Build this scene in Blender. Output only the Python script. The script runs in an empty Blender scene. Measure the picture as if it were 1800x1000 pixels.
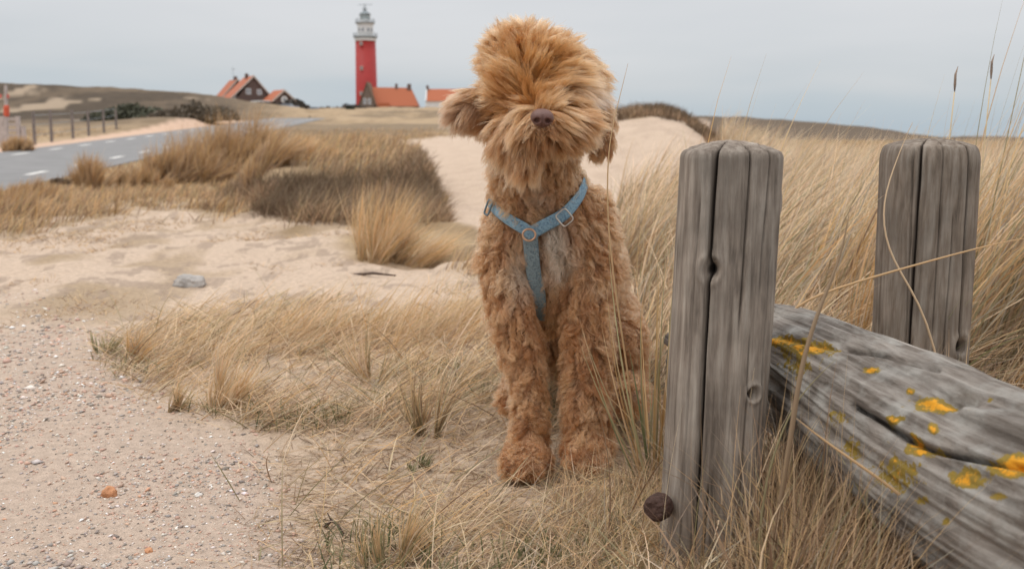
import bpy, bmesh, math, random
import numpy as np
from mathutils import Vector, Matrix, kdtree
from mathutils.bvhtree import BVHTree

rng = np.random.default_rng(7)
random.seed(7)
S = bpy.context.scene
COL = S.collection
R = math.radians

# ------------------------------------------------------------------ camera
CAM_H = 0.53
PITCH = math.atan(265 / 1750)
cs, sn = math.cos(PITCH), math.sin(PITCH)
cam = bpy.data.cameras.new('camera'); cam_o = bpy.data.objects.new('camera', cam); COL.objects.link(cam_o)
cam_o.location = (0, 0, CAM_H); cam_o.rotation_euler = (R(90) - PITCH, 0, 0)
cam.lens = 35; cam.sensor_width = 36; cam.clip_start = 0.05; cam.clip_end = 8000
cam.dof.use_dof = True; cam.dof.focus_distance = 1.38; cam.dof.aperture_fstop = 7.8
S.camera = cam_o

# ------------------------------------------------------------------ world, sun
SUN_EL, SUN_AZ = 62, -112          # sun stands behind and to the left of the camera
W = bpy.data.worlds.new("World"); S.world = W; W.use_nodes = True
nt = W.node_tree; nt.nodes.clear()
def wn(t, **k):
    n = nt.nodes.new(t)
    for a, b in k.items(): setattr(n, a, b)
    return n
out = wn('ShaderNodeOutputWorld'); bg = wn('ShaderNodeBackground'); bg.inputs[1].default_value = 1.0
sky = wn('ShaderNodeTexSky', sky_type='NISHITA', sun_disc=False); sky.sun_elevation = R(SUN_EL); sky.sun_rotation = R(SUN_AZ)
sc_ = wn('ShaderNodeVectorMath', operation='SCALE'); sc_.inputs['Scale'].default_value = 0.08
nt.links.new(sky.outputs[0], sc_.inputs[0])
tc = wn('ShaderNodeTexCoord'); sep = wn('ShaderNodeSeparateXYZ'); nt.links.new(tc.outputs['Generated'], sep.inputs[0])
mp = wn('ShaderNodeMapping'); mp.inputs['Scale'].default_value = (1.2, 1.2, 7); nt.links.new(tc.outputs['Generated'], mp.inputs[0])
nz = wn('ShaderNodeTexNoise'); nz.inputs['Scale'].default_value = 1.3; nz.inputs['Detail'].default_value = 4; nt.links.new(mp.outputs[0], nz.inputs[0])
nm = wn('ShaderNodeMapRange'); nm.inputs[1].default_value = .3; nm.inputs[2].default_value = .7; nm.inputs[3].default_value = -.065; nm.inputs[4].default_value = .065
nt.links.new(nz.outputs[0], nm.inputs[0])
addn = wn('ShaderNodeMath', operation='ADD'); nt.links.new(sep.outputs[2], addn.inputs[0]); nt.links.new(nm.outputs[0], addn.inputs[1])
r1 = wn('ShaderNodeValToRGB'); nt.links.new(addn.outputs[0], r1.inputs[0])
e = r1.color_ramp.elements
e[0].position = 0.0; e[0].color = (.49, .57, .635, 1)
e[1].position = 0.16; e[1].color = (.735, .745, .765, 1)
for p, c in ((.035, (.53, .60, .655)), (.085, (.64, .67, .70)), (.5, (.95, .95, .97))):
    q = e.new(p); q.color = (*c, 1)
zr = wn('ShaderNodeMapRange'); zr.inputs[1].default_value = .25; zr.inputs[2].default_value = 1; zr.inputs[3].default_value = 1; zr.inputs[4].default_value = 2.3
nt.links.new(sep.outputs[2], zr.inputs[0])
vm = wn('ShaderNodeVectorMath', operation='SCALE'); nt.links.new(r1.outputs[0], vm.inputs[0]); nt.links.new(zr.outputs[0], vm.inputs['Scale'])
mx = wn('ShaderNodeMix', data_type='RGBA'); mx.inputs[0].default_value = .9
nt.links.new(sc_.outputs[0], mx.inputs[6]); nt.links.new(vm.outputs[0], mx.inputs[7])
nt.links.new(mx.outputs[2], bg.inputs[0]); nt.links.new(bg.outputs[0], out.inputs[0])

sun = bpy.data.lights.new('sun', 'SUN'); sun.energy = .9; sun.angle = R(22); sun.color = (1, .95, .88)
sun_o = bpy.data.objects.new('sun', sun); COL.objects.link(sun_o)
sd = Vector((math.sin(R(SUN_AZ)) * math.cos(R(SUN_EL)), math.cos(R(SUN_AZ)) * math.cos(R(SUN_EL)), math.sin(R(SUN_EL))))
sun_o.rotation_euler = sd.to_track_quat('Z', 'Y').to_euler()
S.view_settings.view_transform = 'Standard'; S.view_settings.look = 'None'
S.view_settings.exposure = 0.0; S.view_settings.gamma = 1.0
S.render.engine = 'CYCLES'
S.cycles.use_denoising = True
S.cycles.max_bounces = 8; S.cycles.diffuse_bounces = 4; S.cycles.transparent_max_bounces = 8

# ------------------------------------------------------------------ helpers
def P(px, py, Y):
    """world point seen at photo pixel (px,py), at world depth Y"""
    u = (px - 900) / 1750; v = (500 - py) / 1750
    dy = cs + v * sn; dz = -sn + v * cs
    return Vector((u / dy * Y, Y, CAM_H + dz / dy * Y))
def proj(x, y, z):
    z = z - CAM_H
    f = y * cs - z * sn; up = y * sn + z * cs
    f = np.maximum(f, 1e-3)
    return 900 + 1750 * x / f, 500 - 1750 * up / f
def tag(o, label=None, cat=None, group=None, kind=None):
    if label: o['label'] = label
    if cat: o['category'] = cat
    if group: o['group'] = group
    if kind: o['kind'] = kind
    return o
def empty(name, loc, label, cat, group=None):
    o = bpy.data.objects.new(name, None); COL.objects.link(o); o.location = loc; o.empty_display_size = .1
    return tag(o, label, cat, group)
def link_mesh(name, me, mat=None, parent=None, smooth=False):
    o = bpy.data.objects.new(name, me); COL.objects.link(o)
    if mat: me.materials.append(mat)
    if smooth: me.polygons.foreach_set('use_smooth', [True] * len(me.polygons))
    if parent:
        o.parent = parent; o.matrix_parent_inverse = Matrix.Translation(-parent.location)
    return o
def from_bm(name, bm, mat, parent=None, smooth=False):
    me = bpy.data.meshes.new(name); bm.to_mesh(me); bm.free()
    return link_mesh(name, me, mat, parent, smooth)
def np_mesh(name, V, F, mat, parent=None, smooth=False, col=None, attrs=None):
    me = bpy.data.meshes.new(name)
    V = np.asarray(V, np.float32); F = np.asarray(F, np.int32); k = F.shape[1]
    me.vertices.add(len(V)); me.vertices.foreach_set('co', V.ravel())
    me.loops.add(F.size); me.loops.foreach_set('vertex_index', F.ravel())
    me.polygons.add(len(F)); me.polygons.foreach_set('loop_start', np.arange(0, F.size, k, dtype=np.int32))
    me.polygons.foreach_set('loop_total', np.full(len(F), k, np.int32))
    me.update(calc_edges=True)
    if col is not None:
        a = me.attributes.new('col', 'FLOAT_COLOR', 'POINT')
        c4 = np.ones((len(V), 4), np.float32); c4[:, :3] = col; a.data.foreach_set('color', c4.ravel())
    for n, arr in (attrs or {}).items():
        a = me.attributes.new(n, 'FLOAT', 'POINT'); a.data.foreach_set('value', np.asarray(arr, np.float32))
    return link_mesh(name, me, mat, parent, smooth)
def vnoise(x, y, seed=0):
    xi = np.floor(x).astype(np.int64); yi = np.floor(y).astype(np.int64); xf = x - xi; yf = y - yi
    def h(a, b):
        n = (a * 374761393 + b * 668265263 + seed * 1442695041) & 0xffffffff
        n = ((n ^ (n >> 13)) * 1274126177) & 0xffffffff
        return ((n ^ (n >> 16)) & 0xffff) / 65535.0
    u = xf * xf * (3 - 2 * xf); v = yf * yf * (3 - 2 * yf)
    return (h(xi, yi) * (1 - u) + h(xi + 1, yi) * u) * (1 - v) + (h(xi, yi + 1) * (1 - u) + h(xi + 1, yi + 1) * u) * v
def fbm(x, y, o=4, seed=0):
    s = 0; a = 1; t = 0
    for i in range(o):
        s = s + a * vnoise(x * 2 ** i + 17.3 * i, y * 2 ** i + 5.1 * i, seed + i); t += a; a *= .5
    return s / t
def ss(a, b, x):
    t = np.clip((x - a) / (b - a), 0, 1); return t * t * (3 - 2 * t)
def poly_sd(px, py, poly):
    """signed distance (px), positive inside"""
    px = np.asarray(px, float); py = np.asarray(py, float)
    d = np.full(px.shape, 1e9); ins = np.zeros(px.shape, bool); n = len(poly)
    for i in range(n):
        x1, y1 = poly[i]; x2, y2 = poly[(i + 1) % n]
        ex, ey = x2 - x1, y2 - y1
        t = np.clip(((px - x1) * ex + (py - y1) * ey) / (ex * ex + ey * ey), 0, 1)
        d = np.minimum(d, np.hypot(px - x1 - t * ex, py - y1 - t * ey))
        c = ((y1 > py) != (y2 > py)) & (px < (x2 - x1) * (py - y1) / ((y2 - y1) if y2 != y1 else 1e-9) + x1)
        ins ^= c
    return np.where(ins, d, -d)

def tube(bm, pts, rad, seg=8, cap=True):
    pts = [Vector(p) for p in pts]; rings = []
    up = Vector((0, 0, 1)); prev = None
    for i, p in enumerate(pts):
        t = (pts[min(i + 1, len(pts) - 1)] - pts[max(i - 1, 0)]).normalized()
        if prev is None:
            s = t.cross(up) if abs(t.z) < .9 else t.cross(Vector((1, 0, 0)))
        else: s = prev - t * prev.dot(t)
        s.normalize(); prev = s; w = t.cross(s)
        r = rad[i] if hasattr(rad, '__len__') else rad
        rings.append([bm.verts.new(p + (s * math.cos(a) + w * math.sin(a)) * r) for a in [2 * math.pi * k / seg for k in range(seg)]])
    for a_, b_ in zip(rings, rings[1:]):
        for k in range(seg): bm.faces.new((a_[k], a_[(k + 1) % seg], b_[(k + 1) % seg], b_[k]))
    if cap: bm.faces.new(rings[0][::-1]); bm.faces.new(rings[-1])
# materials ---------------------------------------------------------
def new_mat(name):
    m = bpy.data.materials.new(name); m.use_nodes = True; n = m.node_tree
    b = n.nodes['Principled BSDF']; return m, n, b
def nd(n, t, **k):
    q = n.nodes.new(t)
    for a, b in k.items(): setattr(q, a, b)
    return q
def simple(name, c, rough=.8, var=.25, scale=6, metal=0, bump=0, bscale=None, spec=.3):
    m, n, b = new_mat(name); b.inputs['Roughness'].default_value = rough; b.inputs['Metallic'].default_value = metal
    b.inputs['Specular IOR Level'].default_value = spec
    t = nd(n, 'ShaderNodeTexCoord'); z = nd(n, 'ShaderNodeTexNoise'); z.inputs['Scale'].default_value = scale; z.inputs['Detail'].default_value = 6
    n.links.new(t.outputs['Object'], z.inputs[0])
    r = nd(n, 'ShaderNodeMapRange'); r.inputs[1].default_value = .3; r.inputs[2].default_value = .7
    r.inputs[3].default_value = 1 - var; r.inputs[4].default_value = 1 + var; n.links.new(z.outputs[0], r.inputs[0])
    v = nd(n, 'ShaderNodeVectorMath', operation='SCALE'); v.inputs[0].default_value = c; n.links.new(r.outputs[0], v.inputs['Scale'])
    n.links.new(v.outputs[0], b.inputs['Base Color'])
    if bump:
        z2 = nd(n, 'ShaderNodeTexNoise'); z2.inputs['Scale'].default_value = bscale or scale * 4; z2.inputs['Detail'].default_value = 5
        n.links.new(t.outputs['Object'], z2.inputs[0])
        bp = nd(n, 'ShaderNodeBump'); bp.inputs['Strength'].default_value = bump; bp.inputs['Distance'].default_value = .01
        n.links.new(z2.outputs[0], bp.inputs['Height']); n.links.new(bp.outputs[0], b.inputs['Normal'])
    return m
def blade_mat(name, trans=.35):
    m, n, b = new_mat(name); b.inputs['Roughness'].default_value = .55; b.inputs['Specular IOR Level'].default_value = .25
    a = nd(n, 'ShaderNodeAttribute', attribute_name='col'); n.links.new(a.outputs['Color'], b.inputs['Base Color'])
    tr = nd(n, 'ShaderNodeBsdfTranslucent'); n.links.new(a.outputs['Color'], tr.inputs[0])
    mxs = nd(n, 'ShaderNodeMixShader'); mxs.inputs[0].default_value = trans
    n.links.new(b.outputs[0], mxs.inputs[1]); n.links.new(tr.outputs[0], mxs.inputs[2])
    n.links.new(mxs.outputs[0], n.nodes['Material Output'].inputs[0]); return m
M_BLADE = blade_mat('dry_grass')

# ------------------------------------------------------------------ terrain
def road_plane(y): return -1.02 + .03 * y
def lerpy(y, pts):
    return np.interp(y, [p[0] for p in pts], [p[1] for p in pts])
def height(x, y, fine=True):
    x = np.asarray(x, float); y = np.asarray(y, float); yy = np.maximum(y, .3); u = x / yy
    L = lerpy(yy, [(0, 0), (4, 0), (6, -.05), (10, -.2), (15, -.40), (17.5, -.53), (30, -.16), (320, 8.6), (420, 8.8), (700, 2), (3000, -20)])
    M = lerpy(yy, [(0, 0), (6, -.03), (7.4, -.05), (9.2, .27), (12, .30), (22, .33), (42, .30), (55, .63), (320, 8.6), (420, 8.8), (700, 2), (3000, -20)])
    V = lerpy(yy, [(0, 0), (5, 0), (8, -.12), (14, 0), (22, .22), (34, .3), (55, .5), (320, 7), (420, 6), (700, 0), (3000, -20)])
    Rr = lerpy(yy, [(0, 0), (6, .0), (30, .05), (70, .1), (160, -.3), (400, -3), (3000, -25)])
    uu = u + .012 * (fbm(yy * .8, x * .0 + 3, 3) - .5) * ss(5, 9, yy)
    a = ss(-.29, -.235, uu)
    edge = lerpy(yy, [(7, -.068), (9, -.078), (12, -.10), (20, -.125), (40, -.10), (80, .02)])
    b = ss(edge - .016, edge + .004, uu)
    c = ss(.15, .26, u) * ss(5, 12, yy) + 0
    c = np.where(yy > 60, ss(.0, .12, u), c)
    h = L * (1 - a) + M * a
    h = h * (1 - b) + V * b
    h = h * (1 - c) + Rr * c
    # dune behind the dog
    dx = x - (yy * .145); dy = yy - 14
    g = np.exp(-np.where(dx > 0, (dx / .95) ** 2, (dx / 1.9) ** 2) - np.where(dy < 0, (dy / 4.2) ** 2, (dy / 5) ** 2))
    h = h + .84 * g
    # low crest right of dune
    h = h - .05 * np.exp(-((u - .27) / .09) ** 2 - ((yy - 22) / 6) ** 2)
    # left hills
    sil = lerpy(u, [(-1.2, 5.0), (-.52, 7.7), (-.47, 7.75), (-.417, 6.3), (-.37, 5.6), (-.32, 4.8), (-.28, 3.5), (-.2, .5), (-.1, 0)])
    h = h + np.maximum(sil - 3.3 * 0, 0) * np.exp(-((yy - 165) / 38) ** 2) * .62 * (.93 + .14 * fbm(x * .05, y * .05, 3, 5))
    h = h + np.where(u < -.2, 1, 0) * .9 * np.exp(-((yy - 70) / 14) ** 2) * ss(-.2, -.33, u) * fbm(x * .09, y * .09, 3, 9) * .9
    # far right ridge
    sr = lerpy(u, [(-.1, 0), (.1, 1.0), (.16, 2.6), (.22, 2.5), (.3, 1.85), (.36, 1.05), (.41, .35), (.44, .05), (.6, 0)])
    h = h + sr * np.exp(-((yy - 120) / 30) ** 2)
    # soil under the right-hand marram
    h = h + .05 * ss(.1, .4, x) * np.exp(-((yy - 2.6) / 1.3) ** 2)
    h = h - .10 * ss(.35, .9, x - .1) * np.exp(-((yy - 1.1) / .5) ** 2) * 0
    big = (fbm(x * .7, y * .7, 3, 2) - .5)
    h = h + big * .10 * ss(2.5, 7, yy) * (1 - ss(15, 17, yy) * (u < -.2)) * (1 - ss(40, 90, yy))
    h = h + (fbm(x * .12, y * .12, 4, 3) - .5) * 1.2 * ss(60, 120, yy)
    if fine:
        near = 1 - ss(6, 10, yy)
        h = h + (fbm(x * 2.6, y * 2.6, 4, 13) - .5) * .09 * ss(2.6, 4.2, yy) * (1 - ss(9, 12, yy)) * (1 - ss(.2, .6, x)) + (fbm(x * 9, y * 9, 3, 14) - .5) * .03 * ss(2.6, 4.2, yy) * (1 - ss(9, 14, yy))
        h = h + ((fbm(x * 3, y * 3, 3, 11) - .5) * .022 + (fbm(x * 14, y * 14, 3, 12) - .5) * .009) * near
    # flatten the road corridor
    rd = road_dist(x, y)
    k = ss(4.6, 3.1, np.abs(rd)) * (yy > 14)
    h = h * (1 - k) + (road_plane(yy) - .02) * k
    return h
RA = np.array([-12.6, 24.0]); RD = np.array([-.115, .993]); RD = RD / np.linalg.norm(RD); RN = np.array([RD[1], -RD[0]])
def road_dist(x, y): return (x - RA[0]) * RN[0] + (y - RA[1]) * RN[1]

# ground masks are laid down per vertex
SAND1 = [(668, 262), (735, 262), (765, 330), (785, 390), (860, 405), (1060, 425), (1130, 380), (1180, 320), (1230, 285), (1262, 250), (1245, 215), (1205, 203), (1150, 202), (1090, 212), (1060, 208), (900, 222), (800, 238), (690, 250)]
SAND2 = [(-200, 410), (60, 395), (200, 372), (330, 362), (470, 385), (600, 400), (640, 455), (800, 478), (860, 505), (700, 530), (560, 548), (300, 568), (170, 600), (160, 640), (250, 715), (400, 760), (470, 830), (540, 1000), (540, 1600), (-900, 1600), (-900, 410)]
DARK = [(440, 318), (600, 318), (700, 300), (735, 262), (768, 320), (786, 392), (740, 400), (640, 390), (560, 392), (460, 376), (380, 345)]
CREST = [(1040, 170), (1100, 170), (1150, 160), (1210, 160), (1260, 190), (1290, 245), (1340, 262), (1310, 285), (1256, 276), (1236, 240), (1200, 214), (1150, 206), (1100, 211), (1060, 214)]
GRAVEL = [(-900, 560), (60, 570), (170, 620), (250, 720), (420, 780), (470, 850), (560, 1000), (600, 1700), (-900, 1700)]
def masks(x, y, z):
    px, py = proj(x, y, z)
    jit = (fbm(x * 2.5, y * 2.5, 4, 21) - .5)
    sand1 = ss(-4, 3, poly_sd(px, py, SAND1) + jit * 14) * (y > 5)
    sand2 = ss(-22, 22, poly_sd(px, py, SAND2) + jit * 90) * (y < 16)
    dark = ss(-8, 12, poly_sd(px, py, DARK) + jit * 30) * (y > 5) * (y < 30)
    crest = ss(-3, 4, poly_sd(px, py, CREST) + jit * 8) * (y > 7) * (y < 40)
    grav = ss(-60, 50, poly_sd(px, py, GRAVEL) + jit * 120) * (y < 6)
    return px, py, sand1, sand2, dark, crest, grav
NA, NR = 760, 640
ang = np.concatenate([np.linspace(-1.25, -.56, 90, endpoint=False), np.linspace(-.56, .56, NA - 180, endpoint=False), np.linspace(.56, 1.25, 90)])
rad = np.exp(np.concatenate([np.linspace(math.log(.35), math.log(7), 300, endpoint=False), np.linspace(math.log(7), math.log(45), 220, endpoint=False), np.linspace(math.log(45), math.log(3000), 120)]))
NR = len(rad); NA = len(ang)
A, Q = np.meshgrid(ang, rad)
X = Q * np.sin(A); Y = Q * np.cos(A); Z = height(X, Y)
px, py, s1, s2, dk, cr, gv = masks(X, Y, Z)
sandm = np.maximum(s1, s2)
foot = (Y < 3.6) & (px > 540)
n1 = fbm(X * 1.3, Y * 1.3, 4, 31); n2 = fbm(X * 6, Y * 6, 4, 32)
c_sand = np.array([.50, .385, .29]); c_sand2 = np.array([.40, .30, .225]); c_turf = np.array([.25, .175, .10]); c_turf2 = np.array([.36, .26, .155])
c_dark = np.array([.13, .088, .056]); c_grav = np.array([.43, .335, .262]); c_far = np.array([.125, .090, .058]); c_near = np.array([.46, .355, .262])
def mixc(a, b, t): return a * (1 - t[..., None]) + b * t[..., None]
C = mixc(np.broadcast_to(c_turf, X.shape + (3,)), c_turf2, ss(.35, .65, n1))
farstreak = ss(.42, .6, fbm(X * .25, Y * .9, 4, 33))
C = mixc(C, np.array([.36, .262, .162]), farstreak * ss(10, 25, Y) * .8)
C = mixc(C, np.array([.17, .125, .08]), ss(.54, .66, fbm(X * .12, Y * .06 + 9, 5, 38)) * ss(18, 45, Y) * .75)
hm = ss(.45, .6, fbm(X * .11, Y * .035, 5, 36))[..., None]; hs = ss(.66, .72, fbm(X * .16, Y * .07, 4, 37))[..., None]
C = mixc(C, (c_far * (.75 + .5 * n1[..., None]) * (1 - .45 * hm)) * (1 - hs) + np.array([.30, .23, .16]) * hs, ss(50, 80, Q) * ss(560, 380, px))
C = mixc(C, np.array([.115, .085, .058]), ss(50, 80, Q) * (px > 1000))
C = mixc(C, c_near, (1 - ss(2.8, 4.5, Y)) * 1.0)
C = mixc(C, mixc(np.broadcast_to(c_sand, C.shape), c_sand2, ss(.4, .75, n2) * ss(30, 200, 0 * X + 120)), s1)
sa = mixc(np.broadcast_to(c_sand * 1.0, C.shape), c_turf2 * .85, ss(.46, .66, fbm(X * 4.2, Y * 2.2, 5, 34)) * ss(760, 100, px) * ss(350, 400, py) * ss(660, 520, py) * .75)
sa = mixc(sa, c_sand2 * .72, ss(.60, .60, fbm(X * 14, Y * 8, 4, 35)) * .6)
C = mixc(C, sa, s2)
C = mixc(C, c_grav, gv)
C = mixc(C, c_dark, dk * .9); C = mixc(C, c_dark, cr)
rdm = road_dist(X, Y)
C = mixc(C, np.array([.52, .36, .26]), ss(-4.5, -4.1, rdm) * ss(-2.6, -2.9, rdm) * (Y > 14) * (Y < 90))     # sandy shoulder beyond the road
idx = np.arange(NA * NR).reshape(NR, NA)
F = np.stack([idx[:-1, :-1], idx[:-1, 1:], idx[1:, 1:], idx[1:, :-1]], -1).reshape(-1, 4)
m, n, b = new_mat('dune_ground'); b.inputs['Roughness'].default_value = .95; b.inputs['Specular IOR Level'].default_value = .15
a = nd(n, 'ShaderNodeAttribute', attribute_name='col'); g = nd(n, 'ShaderNodeNewGeometry')
z1 = nd(n, 'ShaderNodeTexNoise'); z1.inputs['Scale'].default_value = 55; z1.inputs['Detail'].default_value = 8; n.links.new(g.outputs['Position'], z1.inputs[0])
z2 = nd(n, 'ShaderNodeTexNoise'); z2.inputs['Scale'].default_value = 300; z2.inputs['Detail'].default_value = 3; n.links.new(g.outputs['Position'], z2.inputs[0])
ad = nd(n, 'ShaderNodeMath', operation='ADD'); n.links.new(z1.outputs[0], ad.inputs[0]); n.links.new(z2.outputs[0], ad.inputs[1])
mr = nd(n, 'ShaderNodeMapRange'); mr.inputs[1].default_value = .7; mr.inputs[2].default_value = 1.3; mr.inputs[3].default_value = .78; mr.inputs[4].default_value = 1.22
n.links.new(ad.outputs[0], mr.inputs[0])
v = nd(n, 'ShaderNodeVectorMath', operation='SCALE'); n.links.new(a.outputs['Color'], v.inputs[0]); n.links.new(mr.outputs[0], v.inputs['Scale']); n.links.new(v.outputs[0], b.inputs['Base Color'])
bp = nd(n, 'ShaderNodeBump'); bp.inputs['Strength'].default_value = .7; bp.inputs['Distance'].default_value = .006
n.links.new(ad.outputs[0], bp.inputs['Height']); n.links.new(bp.outputs[0], b.inputs['Normal'])
ground = np_mesh('ground', np.stack([X, Y, Z], -1).reshape(-1, 3), F, m, smooth=True, col=C.reshape(-1, 3)); tag(ground, kind='structure')

def hit_ground(px, py):
    """where the sight line through (px,py) meets the ground (numpy arrays)"""
    px = np.asarray(px, float); py = np.asarray(py, float)
    u = (px - 900) / 1750; v = (500 - py) / 1750; dy = cs + v * sn; dz = -sn + v * cs
    ys = np.exp(np.linspace(math.log(.6), math.log(420), 260)); hit = np.full(px.shape, np.nan)
    prev = None
    for y0 in ys:
        zz = CAM_H + dz / dy * y0; hh = height(u / dy * y0, np.full(px.shape, y0), fine=False)
        new = np.isnan(hit) & (zz < hh); hit[new] = y0
    return u / dy * hit, hit
def on_ground(px, py):
    x, y = hit_ground([px], [py]); x = float(x[0]); y = float(y[0])
    return Vector((x, y, float(height([x], [y])[0])))

# road ---------------------------------------------------------------
ts = np.concatenate([np.linspace(-9, 60, 70), np.linspace(62, 80, 8)])
def strip(name, off0, off1, t0, lift, mat, parent=None):
    V = []; 
    for t in t0:
        for o_ in (off0, off1):
            p = RA + RD * t + RN * o_; V.append((p[0], p[1], road_plane(p[1]) + lift))
    k = len(t0); F = [(2 * i, 2 * i + 1, 2 * i + 3, 2 * i + 2) for i in range(k - 1)]
    return np_mesh(name, V, F, mat, parent)
M_ASPH = simple('asphalt', (.20, .195, .19), .85, .10, 1.5, bump=.3, bscale=60)
rd = strip('road', -2.75, 2.75, ts, .0, M_ASPH); tag(rd, kind='structure')
M_LINE = simple('road_paint', (.62, .60, .56), .7, .12, 5)
Vd = []; Fd = []
for off in (-1.75, 1.75):
    for k in range(-4, 23):
        t = k * 3.3 + .9 * (off > 0)
        for tt in (t, t + 1.25):
            for o_ in (off - .09, off + .09):
                p = RA + RD * tt + RN * o_; Vd.append((p[0], p[1], road_plane(p[1]) + .005))
        q = len(Vd) - 4; Fd.append((q, q + 1, q + 3, q + 2))
dm = np_mesh('road_marking', Vd, Fd, M_LINE); tag(dm, kind='structure')

# ------------------------------------------------------------------ grass
def blades(name, roots, h, lean, azim, width, cols, mat=M_BLADE, parent=None, bend=1.0, K=6, tipcol=1.15, loc=None, droop=None):
    """roots Nx3, h length, lean = start angle from vertical, azim = direction it bows, bend = added angle to the tip"""
    N = len(roots); t = np.linspace(0, 1, K)
    h = np.broadcast_to(h, (N,)); lean = np.broadcast_to(lean, (N,)); azim = np.broadcast_to(azim, (N,)); bend = np.broadcast_to(bend, (N,)); width = np.broadcast_to(width, (N,))
    pos = np.zeros((N, K, 3)); pos[:, 0] = roots
    tw = rng.normal(0, .25, N); az = azim[:, None] + tw[:, None] * t[None] * 1.2
    th = lean[:, None] + bend[:, None] * t[None] ** 1.3
    T = np.stack([np.sin(th) * np.cos(az), np.sin(th) * np.sin(az), np.cos(th)], -1)
    for k in range(1, K): pos[:, k] = pos[:, k - 1] + T[:, k - 1] * (h / (K - 1))[:, None]
    fa = rng.uniform(0, math.pi, N)
    sv = np.stack([np.cos(fa), np.sin(fa) * .6, np.zeros(N)], -1)[:, None, :] * np.ones((1, K, 1))
    sv = sv - T * (sv * T).sum(-1, keepdims=True); sv /= np.linalg.norm(sv, axis=-1, keepdims=True) + 1e-6
    wd = width[:, None] * np.clip(1 - t[None] ** 1.8, .06, 1) * (.75 + .5 * np.minimum(t * 4, 1))[None]
    A_ = pos - sv * wd[..., None] / 2; B_ = pos + sv * wd[..., None] / 2
    V = np.stack([A_, B_], 2).reshape(-1, 3)
    base = (np.arange(N) * K * 2)[:, None]; kk = (np.arange(K - 1) * 2)[None]
    i0 = base + kk; F = np.stack([i0, i0 + 1, i0 + 3, i0 + 2], -1).reshape(-1, 4)
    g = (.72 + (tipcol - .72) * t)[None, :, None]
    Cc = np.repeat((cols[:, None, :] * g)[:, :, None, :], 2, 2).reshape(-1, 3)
    if loc is not None: V = V - np.array(loc)
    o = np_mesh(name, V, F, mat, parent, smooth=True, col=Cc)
    if loc is not None and parent is None: o.location = loc
    return o
STRAW = np.array([.66, .455, .25]); PALE = np.array([.74, .575, .385]); GOLD = np.array([.62, .38, .165]); TAN = np.array([.46, .325, .205]); GREEN = np.array([.17, .18, .085]); OLIVE = np.array([.33, .28, .155]); BROWN = np.array([.27, .175, .105]); GREY = np.array([.45, .38, .29])
def pal(N, spec, var=.18):
    cols = np.array([c for c, w in spec]); w = np.array([w for c, w in spec], float); w /= w.sum()
    return cols[rng.choice(len(cols), N, p=w)] * rng.uniform(1 - var, 1 + var, (N, 1)) * rng.uniform(.96, 1.04, (N, 3))

def scatter(N, dens, rmin=.7, rmax=60, amax=.62, power=1.0):
    """random ground points, thinner with distance"""
    a_ = rng.uniform(-amax, amax, N); t_ = rng.uniform(0, 1, N) ** power; r_ = np.exp(math.log(rmin) + t_ * (math.log(rmax) - math.log(rmin)))
    x = r_ * np.sin(a_); y = r_ * np.cos(a_); z = height(x, y)
    keep = rng.uniform(0, 1, N) < dens(x, y, z)
    return x[keep], y[keep], z[keep]
MAT_PATCH = [(165, 610), (250, 575), (420, 555), (600, 545), (860, 500), (1000, 480), (1180, 500), (1230, 1000), (1230, 1700), (640, 1700), (610, 1000), (590, 900), (520, 800), (400, 740), (270, 710), (200, 650)]
def d_near(x, y, z):
    px, py = proj(x, y, z)
    s = poly_sd(px, py, MAT_PATCH); cl = fbm(x * 3.2, y * 3.2, 3, 41)
    d = ss(-15, 60, s + (cl - .5) * 110) * (.14 + 1.0 * ss(.42, .62, cl))
    thin = ss(740, 830, py) * ss(1120, 1020, px)
    d = d * (1 - thin * (1 - .14 - .5 * ss(.52, .62, fbm(x * 7, y * 7, 3, 43))))
    d = d * (1 - .93 * (np.hypot((px - 975) / 150, (py - 850) / 75) < 1))
    return d * (y < 4.2)
WIND = 0.15
# flattened dry turf around the dog
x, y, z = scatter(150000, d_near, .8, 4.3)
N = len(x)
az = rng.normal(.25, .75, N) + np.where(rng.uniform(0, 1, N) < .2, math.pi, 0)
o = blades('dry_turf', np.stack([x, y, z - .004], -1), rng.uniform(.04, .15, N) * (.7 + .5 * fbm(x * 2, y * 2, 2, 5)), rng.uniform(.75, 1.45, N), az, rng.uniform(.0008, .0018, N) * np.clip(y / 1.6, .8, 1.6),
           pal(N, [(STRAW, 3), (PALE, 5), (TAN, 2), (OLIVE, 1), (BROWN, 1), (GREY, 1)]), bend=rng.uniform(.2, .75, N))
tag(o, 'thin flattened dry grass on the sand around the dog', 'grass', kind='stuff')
x, y, z = scatter(60000, lambda x, y, z: (d_near(x, y, z) * .09 + .02 * ((proj(x, y, z)[1] > 640) & (proj(x, y, z)[0] > 420))) * (1 - ((proj(x, y, z)[0] > 800) & (proj(x, y, z)[0] < 1120) & (proj(x, y, z)[1] > 740))), .8, 3.6); N = len(x)
o = blades('long_dry_grass', np.stack([x, y, z - .004], -1), rng.uniform(.08, .25, N), rng.uniform(.5, 1.4, N), rng.normal(.15, .8, N) + np.where(rng.uniform(0, 1, N) < .25, math.pi, 0), rng.uniform(.0012, .0022, N), pal(N, [(STRAW, 4), (PALE, 4), (GOLD, 1), (OLIVE, 1.5), (BROWN, 1)]), bend=rng.uniform(.3, 1.1, N), K=8)
tag(o, 'long loose straw blades arching over the flattened grass', 'grass', kind='stuff')
x, y, z = scatter(90000, lambda x, y, z: .5 * ss(560, 640, proj(x, y, z)[1]) * ss(380, 620, proj(x, y, z)[0]) * (proj(x, y, z)[0] < 1200), .8, 3.0); N = len(x)
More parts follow.
